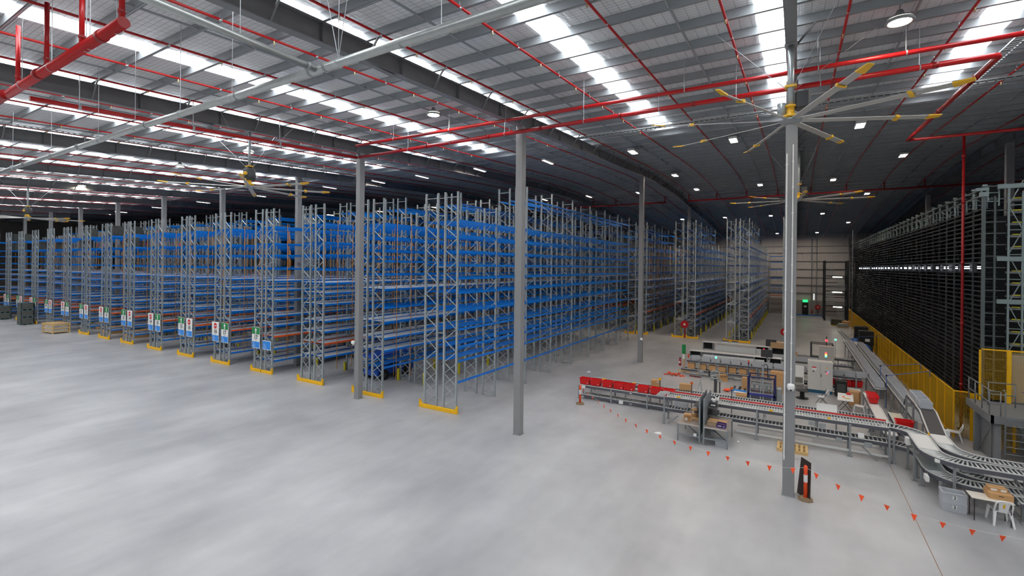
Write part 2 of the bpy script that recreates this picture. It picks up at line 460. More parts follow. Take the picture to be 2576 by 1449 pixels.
for x in (-17.6, -14.8, -11.6, -7.7, -4.6, -1.9, .6, 3.1):
    b = MB(); b.tube([(x, ym, zm + .09), (x, ym, zg(ym) + .85)], .01, 5); b.tube([(x, ym, zm), (x + .03, ym, zm)], .094, 12); b.build('hanger', hang, t)
t = thing('red_cross_pipe', 'red pipe crossing above and in front of the thick fire main', 'fire pipe', (0, 0, 0))
b = MB().tube([(-19.6, 16.75, 14.05), (14, 17.45, 14.05)], .068, 12); b.build('pipe', redp, t, smooth=True)
for x in (-17, -13.6, -10.6, -7.1, -3.4, .5, 2.6, 5.2):
    y = 16.75 + (x + 19.6) * .0208
    b = MB(); b.tube([(x, y, 14.1), (x, y, zg(y) + .85)], .01, 5); b.tube([(x, y, 14.05), (x + .03, y, 14.05)], .078, 12); b.build('hanger', hang, t)
t = thing('fire_supply_pipe', 'thick red pipe over the racks meeting the left end of the fire main', 'fire pipe', (0, 0, 0))
b = MB().tube([(-21.35, y, 12.9 + .056 * y) for y in (5.0, 8, 12, 16.0)] + [(-21.35, 18.3, 13.93)], .08, 12); b.build('pipe', redp, t, smooth=True)
for y in (6.2, 9.8, 13.6):
    b = MB(); b.tube([(-21.35, y, 12.9 + .056 * y), (-21.35, y + .08, 12.9 + .056 * y)], .095, 12); b.box(-21.39, y + .03, 12.9 + .056 * y, -21.34, y + .05, zg(y) + .6); b.build('hanger', hang, t)
# standpipe by the storage block
t = thing('red_standpipe', 'tall vertical red pipe in front of the dark storage block', 'fire pipe', (7.02, 31.5, 0))
MB().tube([(0, 0, .1), (0, 0, zm + .62)], .062, 10).build('pipe', redd, t, smooth=True)
b = MB()
for z in (2.2, 5.2, 8.2, 11.2, 13.5): b.cyl((0, 0, z), .08, .14, 10)
b.build('coupling', redd, t, smooth=True)
MB().cyl((0, 0, 0), .11, .12, 10).build('foot', black, t)
# far cross main with risers
t = thing('far_cross_main', 'dark red pipe crossing under the roof ridge behind the far fan', 'fire pipe', (0, 0, 0))
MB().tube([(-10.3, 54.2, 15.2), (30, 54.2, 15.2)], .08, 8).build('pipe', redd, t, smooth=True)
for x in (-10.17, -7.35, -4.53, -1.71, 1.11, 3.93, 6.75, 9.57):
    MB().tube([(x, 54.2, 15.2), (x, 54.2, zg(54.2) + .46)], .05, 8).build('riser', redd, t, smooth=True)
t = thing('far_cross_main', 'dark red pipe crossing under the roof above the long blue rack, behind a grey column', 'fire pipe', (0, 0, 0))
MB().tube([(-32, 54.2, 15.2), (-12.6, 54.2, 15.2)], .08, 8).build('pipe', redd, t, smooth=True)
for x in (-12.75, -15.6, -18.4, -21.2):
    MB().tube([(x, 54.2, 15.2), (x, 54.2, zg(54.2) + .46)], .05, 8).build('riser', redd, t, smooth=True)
# big header at the upper left
t = thing('red_header_pipe', 'very thick red pipe with a flat end cap at the upper left', 'fire pipe', (0, 0, 0))
MB().tube([(-26, 4.02, 12.5), (-11.1, 3.89, 12.5)], .105, 20).build('pipe', redp, t, smooth=True)
b = MB()
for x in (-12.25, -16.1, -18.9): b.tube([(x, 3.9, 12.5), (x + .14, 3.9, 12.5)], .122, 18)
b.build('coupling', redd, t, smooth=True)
for x in (-11.32, -13.35, -15.55, -17.75): 
    o = MB().tube([(x, 3.93, 12.5), (x, 3.93, zg(3.93) + .5)], .05, 12).build('riser', redp, t, smooth=True)
    MB().cyl((x, 3.93, 12.76), .068, .05, 12).build('riser_collar', redd, o)
for x in (-11.55, -12.9, -13.1, -15.2, -17.4):
    b = MB(); b.tube([(x, 3.93, 12.5), (x + .025, 3.93, 12.5)], .112, 18); b.tube([(x + .01, 3.93, 12.62), (x + .01, 3.93, zg(4) + .7)], .009, 5); b.build('hanger', hang, t)
# galvanised drain pipe and its branch
t = thing('drain_pipe', 'long grey galvanised pipe hung under the roof, with a branch joining at a tee', 'pipe', (0, 0, 0))
gal2 = mat('pale galvanised pipe', (186, 190, 188), .32, .6, .06, 6)
MB().tube([(-46, 6.5, 12.0), (-2.3, 6.38, 12.0)], .088, 16).build('pipe', gal2, t, smooth=True)
MB().tube([(-8.66, 1.0, 11.98), (-8.66, 6.3, 11.98)], .07, 14).build('branch_pipe', gal2, t, smooth=True)
b = MB()
for x in (-8.95, -8.45): b.tube([(x, 6.39, 12), (x + .06, 6.39, 12)], .1, 16)
b.tube([(-8.66, 6.1, 11.98), (-8.66, 6.17, 11.98)], .085, 14)
for x in (-6.3, -11.8, -16.7, -22, -28): b.tube([(x, 6.4, 12), (x + .05, 6.4, 12)], .096, 14)
b.build('coupling', galvd, t, smooth=True)
for x in (-5.35, -8.05, -12.0, -14.6, -17.4, -20.2, -24.7, -29.5):
    b = MB(); b.tube([(x, 6.4, 12.08), (x, 6.4, zg(6.4) + .7)], .008, 5); b.tube([(x, 6.4, 12), (x + .025, 6.4, 12)], .093, 14); b.build('hanger', hang, t)
b = MB(); b.tube([(-8.05, 6.4, 12.09), (-7.75, 6.55, zg(6.4) + .7)], .008, 5); b.tube([(-8.05, 6.4, 12.09), (-8.5, 6.2, zg(6.4) + .7)], .008, 5)
b.build('splayed_hangers', hang, t)
for y in (3.0, 4.75): MB().tube([(-8.66, y, 12.04), (-8.66, y, zg(y) + .7)], .008, 5).build('hanger', hang, t)
# cable trays
def tray(x0, x1, y, z, label):
    t = thing('cable_tray', label, 'cable tray', (0, 0, 0))
    b = MB(); b.box(x0, y - .15, z, x1, y - .14, z + .05); b.box(x0, y + .14, z, x1, y + .15, z + .05)
    x = x0
    while x < x1: b.box(x, y - .14, z, x + .06, y + .14, z + .012); x += .22
    b.build('ladder_frame', galvd, t)
    MB().box(x0, y - .06, z + .012, x1, y + .04, z + .04).build('cables', mat('cable bundle', (70, 72, 66), .6), t)
    return t
tray(-9.8, 20, 22.6, zg(22.6) - .12, 'dark slotted cable tray crossing the roof behind the red mains')
def ytray(x, y0, y1, label):
    t = thing('cable_tray', label, 'cable tray', (0, 0, 0)); b = MB()
    y = y0
    while y < y1:
        b.box(x - .14, y, zg(y) + .3, x + .14, y + .07, zg(y) + .315); y += .22
    for s in (-.15, .14):
        for q in range(int((y1 - y0) / 2)): b.bar((x + s, y0 + 2 * q, zg(y0 + 2 * q) + .32), (x + s, y0 + 2 * q + 2, zg(y0 + 2 * q + 2) + .32), .012, .05)
    b.build('ladder_frame', galvd, t); return t
ytray(-30.6, 3, 26, 'slotted cable tray running along the roof left of the nearer left fan')
ytray(5.6, 14, 27, 'slotted cable tray beside the rightmost skylight')

# ------------------------------------------------------------------ ceiling fans
fyel = mat('fan yellow', (236, 182, 40), .4)
fblade = mat('fan blade alloy', (186, 184, 178), .4, .35)
def make_fan(label, loc, a0, nb=8, rad=3.65, rodtop=2.2, detail=True):
    t = thing('ceiling_fan', label, 'ceiling fan', loc, group=None)
    MB().lathe((0, 0, -.05), [(.28, 0), (.3, .03), (.28, .06), (.12, .1)], 24).build('hub', galvd, t, smooth=True)
    MB().lathe((0, 0, .06), [(.2, 0), (.2, .08), (.1, .12), (.1, .3), (.14, .31), (.14, .36), (.05, .37)], 16).build('motor_mount', fyel, t, smooth=True)
    b = MB(); b.tube([(0, 0, .4), (0, 0, rodtop)], .085 if detail else .06, 10); b.build('down_rod', galv, t, smooth=True)
    MB().box(-.16, -.16, rodtop - .03, .16, .16, rodtop).build('mount_plate', galvd, t); MB().box(-.15, -.12, .92, .15, .12, .98).build('collar_plate', fyel, t)
    if detail: MB().box(.1, -.06, .3, .48, .3, .8).build('drive_box', dgrey, t, bevel=.05)
    if not detail:
        MB().lathe((0, 0, .3), [(.12, 0), (.26, .05), (.28, .2), (.26, .5), (.1, .62)], 16).build('motor_body', dgrey, t, smooth=True)
        MB().lathe((.1, -.24, .58), [(.01, -.1), (.1, -.05), (.1, .05), (.01, .1)], 12).build('yellow_badge', fyel, t)
    b = MB().cyl((-.22, 0, .2), .11, .3, 12); b.build('motor', galv, t, smooth=True)
    for k in range(nb):
        a = a0 + 2 * math.pi * k / nb
        ca, sa = math.cos(a), math.sin(a)
        def P(r, w, z): return (r * ca - w * sa, r * sa + w * ca, z)
        b = MB(); w0, w1, th = -.07, .085, .018; z0 = -.02
        b.hexa([P(.25, w0, z0 + .02), P(.25, w1, z0 - .02), P(rad - .2, w1, z0 - .045), P(rad - .2, w0, z0 + .005),
                P(.25, w0, z0 + .02 + th), P(.25, w1, z0 - .02 + th), P(rad - .2, w1, z0 - .045 + th), P(rad - .2, w0, z0 + .005 + th)])
        o = b.build('blade', fblade, t)
        b = MB(); b.hexa([P(rad - .22, w0 - .01, z0 - .01), P(rad - .22, w1 + .01, z0 - .06), P(rad + .14, w1 + .01, z0 - .01), P(rad + .14, w0 + .05, z0 + .02),
                          P(rad - .22, w0 - .01, z0 + .03), P(rad - .22, w1 + .01, z0 - .02), P(rad + .14, w1 + .01, z0 + .015), P(rad + .14, w0 + .05, z0 + .045)])
        b.build('blade_tip', fyel, o)
        b = MB(); b.hexa([P(rad - 1.0, w0 - .02, z0 - .02), P(rad - 1.0, w1 + .02, z0 - .07), P(rad - .9, w1 + .02, z0 - .07), P(rad - .9, w0 - .02, z0 - .02),
                          P(rad - 1.03, w0 - .02, z0 + .05), P(rad - 1.03, w1 + .02, z0 + .01), P(rad - .94, w1 + .02, z0 + .01), P(rad - .94, w0 - .02, z0 + .05)])
        b.build('winglet', fyel, o)
    b = MB()
    for q in range(4):
        a = R(30) + q * math.pi / 2; b.tube([(.14 * math.cos(a), .14 * math.sin(a), .9), (2.4 * math.cos(a), 2.4 * math.sin(a), rodtop + .5)], .007, 4)
    b.build('guy_wires', hang, t)
    return t
make_fan('large eight bladed ceiling fan with yellow tips in front of the nearest column', (-.19, 15.5, 12.1), R(22), rodtop=zg(15.5) - 12.1)
make_fan('far ceiling fan with yellow blade tips, small behind the nearest column', (.05, 33.7, 12.1), R(5), rodtop=zg(33.7) - 12.1)
make_fan('ceiling fan hung on a long rod over the blue racks, nearer of the left two', (-22.1, 12.62, 11.5), R(10), rodtop=zg(12.62) - 11.5, rad=3.4, detail=False)
make_fan('ceiling fan hung on a long rod at the far left', (-55.0, 12.84, 11.5), R(30), rodtop=zg(12.84) - 11.5, rad=3.4, detail=False)
# ------------------------------------------------------------------ pallet racking
deckm = mat('galvanised deck panel', (214, 219, 224), .38, .15, .08, 4)
FD = .95     # depth of one upright frame
def frame_mesh(h):
    key = 'upright_frame_%d' % round(h * 10)
    if key in bpy.data.meshes: return bpy.data.meshes[key]
    b = MB()
    for x, s in ((.045, 1), (FD - .045, -1)):   # open channel uprights
        b.box(x - .045, -.05, 0, x + .045, -.02, h); b.box(x - .045, .02, 0, x + .045, .05, h)
        b.box(x + s * .02 - .012, -.02, 0, x + s * .02 + .012, .02, h)
        b.cbox(x, 0, .008, .13, .15, .016)
    z, up = .2, True
    b.bar((.06, 0, .18), (FD - .06, 0, .18), .03, .03); b.bar((.06, 0, h - .28), (FD - .06, 0, h - .28), .04, .04)
    while z + .62 < h - .25:
        a, c = (.07, FD - .07) if up else (FD - .07, .07)
        b.bar((a, 0, z), (c, 0, z + .6), .035, .035)
        if z < 2.6: b.bar((c, 0, z), (a, 0, z + .6), .03, .03)
        z += .61; up = not up
    me = b.mesh(key, galv); return me
def beam_mesh(L, hh, m, key):
    if key in bpy.data.meshes: return bpy.data.meshes[key]
    b = MB(); b.box(-.025, .06, -hh / 2, .025, L - .06, hh / 2)
    b.box(-.035, .05, -.1, .03, .075, .1); b.box(-.035, L - .075, -.1, .03, L - .05, .1)
    return b.mesh(key, m)
def deck_mesh(L, key, n=22):
    if key in bpy.data.meshes: return bpy.data.meshes[key]
    b = MB(); w = (L - .2) / n
    for i in range(n): b.box(.03, .1 + i * w, 0, FD - .03, .1 + i * w + w * .78, .03)
    return b.mesh(key, deckm)
def guard(x0, x1, y, label, split=False):
    t = thing('rack_end_guard', label, 'rack guard', ((x0 + x1) / 2, y, 0), group='yellow rack end guards')
    w = (x1 - x0) / 2
    segs = [(-w, w)] if not split else [(-w, -.06), (.06, w)]
    for i, (a, c) in enumerate(segs):
        P = [(a, 0), (c, 0)]
        P += [(c, .42), (c - .06, .42), (c - .17, .2)] if i == len(segs) - 1 else [(c, .2)]
        P += [(a + .17, .2), (a + .06, .42), (a, .42)] if i == 0 else [(a, .2)]
        b = MB(); b.prism(P, -.06, .06, 'y')
        b.build('guard_rail', yellow, t, bevel=.012)
    return t
def rack(name_label, xc, y0, nb, bay, heights, levels, decks=(), orng=(), poles=0, gl=None, posts=(), thick=(), sides=(-1, 1), npart=92, ndeck=40, skip=None, group=None, gap=.2):
    t = thing('pallet_rack', name_label, 'pallet rack', (xc, y0, 0), group=group)
    xs = {-1: -gap - FD, 1: gap}
    if len(sides) == 1: xs = {sides[0]: -FD / 2}
    for k in range(nb + 1):
        h = heights[min(k, len(heights) - 1)]
        for s in sides: put('upright_frame', frame_mesh(h), t, (xs[s], k * bay, 0))
    # row spacers between the two backs
    if len(sides) == 2:
        b = MB()
        for k in range(nb + 1):
            for z in (.62, 4.2, 7.8, 10.6): b.bar((-gap, k * bay, z), (gap, k * bay, z), .04, .04)
        b.build('row_spacers', galv, t)
    bl = []
    for k in range(nb):
        hk = min(heights[min(k, len(heights) - 1)], heights[min(k + 1, len(heights) - 1)])
        for li, z in enumerate(levels):
            if z > hk - .15: continue
            for s in sides:
                for fx in (0, 1):
                    if skip and skip(k, z, s, fx): continue
                    outer = (s > 0 and fx == 1)
                    pr = k + (0 if outer else 3.5 if (s < 0 and fx == 1) else 5.5)
                    bl.append((pr, k, z, xs[s] + (.03 if fx == 0 else FD - .03), z in orng, z in thick))
    bl.sort(key=lambda q: q[0])
    for pr, k, z, x, o, th in bl[:npart]:
        hh = .18 if th else .12
        me = beam_mesh(bay, hh, orange if o else beamb, 'beam_%d_%d_%d' % (round(bay * 100), o, th))
        put('beam', me, t, (x, k * bay, z))
    if len(bl) > npart:
        b = MB()
        for pr, k, z, x, o, th in bl[npart:]:
            hh = .09 if th else .06
            b.mat(1 if o else 0).box(x - .025, k * bay + .06, z - hh, x + .025, (k + 1) * bay - .06, z + hh)
        tag(b.build('rear_beams', [beamb, orange], t), kind='stuff')
    dl = [(k + (0 if s > 0 else 2.5), k, z, s) for k in range(nb) for z in levels for s in sides if z in decks and not (skip and skip(k, z, s, 1))]
    dl.sort(key=lambda q: q[0])
    for pr, k, z, s in dl[:ndeck]: put('shelf_deck', deck_mesh(bay, 'deck_%d' % round(bay * 100)), t, (xs[s], k * bay, z + .06))
    if len(dl) > ndeck:
        b = MB()
        for pr, k, z, s in dl[ndeck:]:
            w = (bay - .2) / 12
            for i in range(12): b.box(xs[s] + .03, k * bay + .1 + i * w, z + .06, xs[s] + FD - .03, k * bay + .1 + i * w + w * .8, z + .09)
        tag(b.build('rear_decks', deckm, t), kind='stuff')
    if poles:
        pm = None
        xo = max(xs.values()) + FD + .05
        zt = min(heights) - .55
        if 'orange_pole' in bpy.data.meshes: pm = bpy.data.meshes['orange_pole']
        else:
            b = MB(); b.tube([(0, 0, .85), (0, 0, zt)], .019, 6); pm = b.mesh('orange_pole', opole, True)
        for k in range(nb):
            for q in ((.27, .6) if k < poles else (.3,)):
                put('orange_pole', pm, t, (xo, (k + q) * bay, 0))
        for k in range(0, nb):
            put('orange_pole', pm, t, (xs[sides[-1]] - .08, (k + .5) * bay, 0))
    if posts:
        pm = bpy.data.meshes.get('upright_guard_%d' % round(posts[1] * 100))
        if not pm:
            b = MB(); hgt = posts[1]; b.prism([(-.07, -.06), (.07, -.06), (.07, .02), (.04, .07), (-.04, .07), (-.07, .02)], .01, hgt); pm = b.mesh('upright_guard_%d' % round(hgt * 100), mat('upright guard yellow', (222, 206, 30), .5))
        for k in range(1, posts[0] + 1):
            put('upright_guard', pm, t, (max(xs.values()) + FD + .03, k * bay - .14, 0))
            if posts[2]: put('upright_guard', pm, t, (min(xs.values()) + .0, k * bay - .14, 0))
    return t

HT = [11.85, 11.4, 13.2, 13.2]
PITCH = 5.575
RUNS = 'ABCDEFGHIJKLMNOPQR'
LV_A = (1.62, 2.74, 3.5, 4.45, 5.45, 6.42, 7.2, 7.9, 8.65, 9.5, 10.3, 12.35)
LV_B = (1.74, 2.72, 3.45, 4.43, 5.3, 6.39, 7.29, 8.1, 8.75, 9.52, 10.3, 12.35)
LV_D = (.89, 1.75, 2.63, 3.4, 4.09, 5.2, 5.93, 6.6, 7.5, 8.49, 9.31, 10.5, 12.35)
def sk_a(k, z, s, fx):
    if z < 2 and not (s > 0 and fx == 1): return True
    return z > 12 and k < 2
def sk(k, z, s, fx): return z > 12 and k < 2
names = {0: 'nearest long rack of bare blue beams, with no aisle signs', 1: 'long blue rack second nearest, behind a grey column', 2: 'long blue rack third nearest, without signs, above the blue lift truck',
         3: 'long blue rack with the green 17 sign and a blank blue panel', 4: 'long blue rack with red sign 16 and green sign 17', 5: 'long blue rack with green sign 15 and red sign 16',
         6: 'long blue rack with red sign 14 and green sign 15', 7: 'long blue rack with green sign 13 and red sign 14', 8: 'long blue rack with red sign 12 and green sign 13',
         9: 'long blue rack with green sign 11 and red sign 12', 10: 'long blue rack with red sign 10 and green sign 11, behind the wooden crate', 11: 'long blue rack with green sign 09 and red sign 10',
         12: 'long blue rack with red sign 08 and green sign 09', 13: 'long blue rack with signs 07 and 08, behind the tall bin stack', 14: 'long blue rack with red sign 06 and green sign 07', 15: 'leftmost long blue rack with signs 05 and 06'}
gn = {0: 'nearest yellow guard at the foot of the bare beam rack', 1: 'yellow guard partly behind a grey column', 2: 'yellow guard third from the near end of the row', 3: 'split yellow guard below the green 17 sign and blue panel',
      4: 'yellow guard below signs 16 and 17', 5: 'yellow guard below signs 15 and 16', 6: 'yellow guard below signs 14 and 15', 7: 'yellow guard below signs 13 and 14', 8: 'yellow guard below signs 12 and 13',
      9: 'split yellow guard below signs 11 and 12', 10: 'yellow guard behind the wooden crate', 12: 'yellow guard between the tall bin stack and the wooden crate', 14: 'yellow guard between the two bin stacks', 11: 'yellow guard below signs 09 and 10', 13: 'yellow guard behind the tall bin stack', 15: 'leftmost yellow guard, behind the short bin stack'}
XCS = [-16.63, -22.15, -27.6, -33.15, -38.72, -44.2, -49.85, -55.6, -61.0, -66.35, -71.9, -77.4, -83.0, -88.5, -94.1, -99.6]
for i, xc in enumerate(XCS):
    if i == 0: rack(names[0], xc, 20.1, 8, 3.75, HT, LV_A, skip=sk_a, poles=0, group='long blue racks')
    elif i == 1: rack(names[1], xc, 20.1, 8, 3.75, HT, LV_B, decks=(2.72, 3.45, 4.43, 6.39), skip=sk, poles=4, thick=(10.3,), posts=(3, .8, True), group='long blue racks', ndeck=28)
    else:
        rack(names[i], xc, 20.1, 8, 3.75, HT, LV_D if i > 2 else LV_D[1:], decks=LV_D[:8], orng=(2.63,), skip=sk, poles=3, thick=(10.5,), posts=(3, .62, True), group='long blue racks',
             npart=90 if i < 8 else 52, ndeck=40 if i < 8 else 18)
    guard(xc - 1.36, xc + 1.3, 19.96, gn[i], i in (3, 9))

# far block beyond the cross aisle
HT2 = [13.2] * 5 + [11.2] * 8
LV2 = (1.26, 1.91, 2.61, 3.26, 3.9, 4.55, 5.4, 6.25, 7.2, 8.2, 9.2, 10.2, 11.3, 12.3)
LV2L = (1.45, 2.55, 3.87, 5.09, 6.3, 7.5, 8.7, 9.9, 11.3, 12.3)
DK2 = LV2[:8]
for xc, l, pl in ((-5.4, 'tall far rack right of the red hose reel, behind the packing lines', 0), (-10.75, 'tall far rack with a red hose reel at its front, left of another like it', 0),
              (-16.2, 'tall far rack at the end of the long blue rack, behind a grey column', 3)):
    t = rack(l, xc, 55.7, 10, 3.62, HT2, LV2, decks=DK2, orng=(2.61,), posts=(10, .75, True), group='far racks', npart=96, ndeck=70, poles=pl, gap=.17,
         skip=lambda k, z, s, fx: (s < 0 and z in (1.26, 2.61, 4.55, 3.26)))
for xc in (-21.7, -27.2, -32.7):
    rack('tall dark far rack seen through the gaps of the near blue racks', xc, 55.7, 8, 3.62, HT2, LV_D[2:], decks=LV_D[3:8], orng=(2.63,), poles=2, group='far racks', npart=40, ndeck=12)
t = rack('narrow far rack behind the nearest column', -.75, 55.7, 10, 3.62, [13.2] * 12, LV2, decks=LV2[:8], orng=(2.61,), posts=(10, .75, False), sides=(1,), group='far racks', npart=90, ndeck=60)
guard(-12.15, -10.8, 55.5, 'yellow foot guard left of the hose reel post, far rack'); guard(-10.6, -9.3, 55.5, 'yellow foot guard right of the hose reel post, far rack')
guard(-6.75, -4.1, 55.5, 'yellow foot guard of the far rack behind the packing benches', False)
guard(-17.6, -16.4, 55.5, 'yellow foot guard behind the end of the long blue rack'); guard(-16.2, -14.85, 55.5, 'yellow foot guard by a grey column at the end of the long blue rack')
# beams bridging the aisle at the far wall
t = thing('wall_rack', 'shallow rack of blue beams against the far wall', 'pallet rack', (0, 94.2, 0))
for x in (-4.0, -1.3): put('upright_frame', frame_mesh(10.5), t, (x, 0, 0), R(90))
for z in (3.2, 4.0, 4.8, 6.2, 7.7, 9.0, 10): MB().box(-4.0, -.03, z - .06, -1.35, .03, z + .06).build('beam', beamb if z > 3.5 else orange, t)

# ------------------------------------------------------------------ aisle signs
txtm = mat('sign black', (20, 20, 22), .5)
_sm = {}
def sign(x, kind, num, label, w=1.0, y=19.98):
    t = thing('aisle_sign', label, 'sign', (x, y - .06, 0), group='aisle signs on the rack ends')
    if kind == 'blue':
        MB().box(-w / 2, -.012, 1.70, w / 2, .012, 2.36).build('panel', white, t)
        z0, z1 = 1.74, 2.32
        MB().box(-w / 2 + .03, -.018, z0, w / 2 - .03, -.012, z1).build('blue_band', sblue, t)
    else:
        if 'p' not in _sm:
            _sm['p'] = MB().box(-w / 2, -.012, 1.70, w / 2, .012, 3.24).mesh('panel', white)
            _sm['b'] = MB().box(-w / 2 + .03, -.018, 1.74, w / 2 - .03, -.012, 2.18).mesh('blue_band', sblue)
            _sm['g'] = MB().box(-w / 2 + .015, -.018, 2.72, w / 2 - .015, -.012, 3.22).mesh('green_band', sgreen)
            _sm['a'] = MB().prism([(-.06, 2.76), (.06, 2.76), (.06, 3.0), (.15, 3.0), (0, 3.18), (-.15, 3.0), (-.06, 3.0)], -.024, -.018, 'y').mesh('arrow', white)
            c = [( .23 * math.cos(q * math.pi / 16), 2.92 + .23 * math.sin(q * math.pi / 16)) for q in range(32)]
            _sm['r'] = MB().prism(c, -.018, -.012, 'y').mesh('no_entry_disc', sred)
            _sm['w'] = MB().box(-.19, -.024, 2.89, .19, -.018, 2.95).mesh('white_bar', white)
        put('panel', _sm['p'], t); put('blue_band', _sm['b'], t)
        if kind == 'green': put('green_band', _sm['g'], t); put('arrow', _sm['a'], t)
        else:
            d = put('no_entry_disc', _sm['r'], t); put('white_bar', _sm['w'], d)
        if num not in _sm: _sm[num] = text_mesh('number', num, .44, txtm)
        o = put('number', _sm[num], t, (0, -.016, 2.47)); o.rotation_euler.x = R(90)
        b = MB().box(-.1, -.016, 2.235, .1, -.012, 2.26); b.build('small_print', txtm, t)
    z0 = 1.80
    key = 'lines' + kind[0:1]
    b = MB()
    for q, (a, c) in enumerate(((-.36, -.2), (-.34, -.22), (-.34, -.2))): b.box(a, -.022, z0 + .02 + q * .12, c, -.018, z0 + .055 + q * .12)
    b.box(-.12, -.022, z0, -.09, -.018, z0 + .22)
    b.build('white_print', white, t)
    return t
SG = {3: (('green', '17'), ('blue', '')), 4: (('red', '16'), ('green', '17')), 5: (('green', '15'), ('red', '16')), 6: (('red', '14'), ('green', '15')), 7: (('green', '13'), ('red', '14')),
      8: (('red', '12'), ('green', '13')), 9: (('green', '11'), ('red', '12')), 10: (('red', '10'), ('green', '11')), 11: (('green', '09'), ('red', '10')), 12: (('red', '08'), ('green', '09')),
      13: (('green', '07'), ('red', '08')), 14: (('red', '06'), ('green', '07')), 15: (('green', '05'), ('red', '06'))}
for i, pair in SG.items():
    for s, (kind, num) in zip((-1, 1), pair):
        if kind == 'blue': l = 'plain blue panel sign low on a rack end, right of the green 17 sign'
        else:
            oth = pair[1] if s < 0 else pair[0]
            k = 'aisle sign %s with a %s' % (num, 'green arrow band' if kind == 'green' else 'red no entry disc')
            l = k + (' beside the plain blue panel' if oth[0] == 'blue' else ' paired with the %s %s sign' % (oth[0], oth[1]))
        sign(XCS[i] + s * .675, kind, num, l)
# ------------------------------------------------------------------ conveyors
rollm = mat('conveyor roller zinc', (222, 224, 222), .3, .35)
railm = mat('conveyor side rail', (92, 93, 100), .45, .2)
railt = mat('conveyor rail cap', (214, 215, 213), .4, .25)
beltw = mat('white slat belt', (228, 226, 222), .5)
beltc = mat('cream slat belt', (206, 202, 180), .5)
beltd = mat('dark rubber belt', (78, 74, 74), .7)
redrail = mat('red guide rail', (214, 60, 58), .45)
legm = mat('conveyor leg steel', (150, 154, 156), .45, .2)
def arc(cx, cy, r, a0, a1, n=7): return [(cx + r * math.cos(R(a0 + (a1 - a0) * i / n)), cy + r * math.sin(R(a0 + (a1 - a0) * i / n))) for i in range(n + 1)]
def offs(path, d):
    out = []
    for i, p in enumerate(path):
        a = Vector(path[max(i - 1, 0)]); c = Vector(path[min(i + 1, len(path) - 1)])
        t = (c - a); t = Vector((t.x, t.y, 0)).normalized()
        out.append(Vector(p) + Vector((-t.y, t.x, 0)) * d)
    return out
def strip(b, P, Q, z0, z1):
    for i in range(len(P) - 1):
        a, c, d, e = P[i], P[i + 1], Q[i + 1], Q[i]
        up0, up1 = Vector((0, 0, z0)), Vector((0, 0, z1))
        b.hexa([a + up0, c + up0, d + up0, e + up0, a + up1, c + up1, d + up1, e + up1])
def conveyor_deck(parent, path, w, pitch=.11, belt=None, guide=None, mid=False, drop=.14):
    """path: centre line points (x, y, z of the roller tops)"""
    path = [Vector(p) for p in path]; h = w / 2
    b = MB()
    for s in (-1, 1):
        P, Q = offs(path, s * (h - .02)), offs(path, s * (h + .03))
        b.mat(0); strip(b, P, Q, -drop, .0); b.mat(1); strip(b, P, Q, .0, .03)
    if mid: b.mat(1); strip(b, offs(path, -.02), offs(path, .02), -.02, .03)
    b.build('side_rails', [railm, railt], parent)
    if guide:
        b = MB(); strip(b, offs(path, guide * (h + .04)), offs(path, guide * (h + .06)), .02, .1); b.build('guide_rail', redrail, parent)
    L = [0]
    for i in range(len(path) - 1): L.append(L[-1] + (path[i + 1] - path[i]).length)
    b = MB()
    if belt:
        strip(b, offs(path, -h + .02), offs(path, h - .02), -.05, .005)
        b.build('belt', belt, parent)
    else:
        s = pitch / 2; A, B = offs(path, -h + .02), offs(path, h - .02)
        i = 0
        while s < L[-1]:
            while L[i + 1] < s: i += 1
            f = (s - L[i]) / (L[i + 1] - L[i])
            b.tube([A[i].lerp(A[i + 1], f) + Vector((0, 0, -.025)), B[i].lerp(B[i + 1], f) + Vector((0, 0, -.028))], .028, 6)
            s += pitch
        tag(b.build('rollers', rollm, parent, smooth=True), kind='stuff')
def legs(parent, xs, ys, z, w=.07, foot=True, rz=False):
    for x in xs:
        for y in ys:
            b = MB().box(x - w / 2, y - w / 2, 0, x + w / 2, y + w / 2, z)
            if foot: b.box(x - .09, y - .09, 0, x + .09, y + .09, .012)
            b.build('leg', legm, parent)
def boxes(parent, lst, name, m):
    for x, y, z, sx, sy, sz in lst: MB().cbox(x, y, z, sx, sy, sz).build(name, m, parent)

# left two tier line carrying the red tubs
t = thing('roller_conveyor', 'two tier roller conveyor carrying the row of red tubs', 'conveyor', (0, 0, 0))
conveyor_deck(t, [(-11.2, 26.78, .8), (-5.8, 26.78, .8)], .62)
conveyor_deck(t, [(-11.0, 26.78, .24), (-5.8, 26.78, .24)], .62)
legs(t, (-11.15, -9.15, -7.07, -5.9), (26.42, 27.14), .8)
boxes(t, [(-10.85, 26.4, .7, .22, .05, .16), (-8.55, 26.4, .15, .24, .05, .18)], 'motor_cover', white)
b = MB()
for x, z in ((-8.0, .76), (-10.9, .16), (-8.0, .16)): b.box(x - .06, 26.41, z - .05, x + .06, 26.425, z)
b.build('label_plate', white, t)
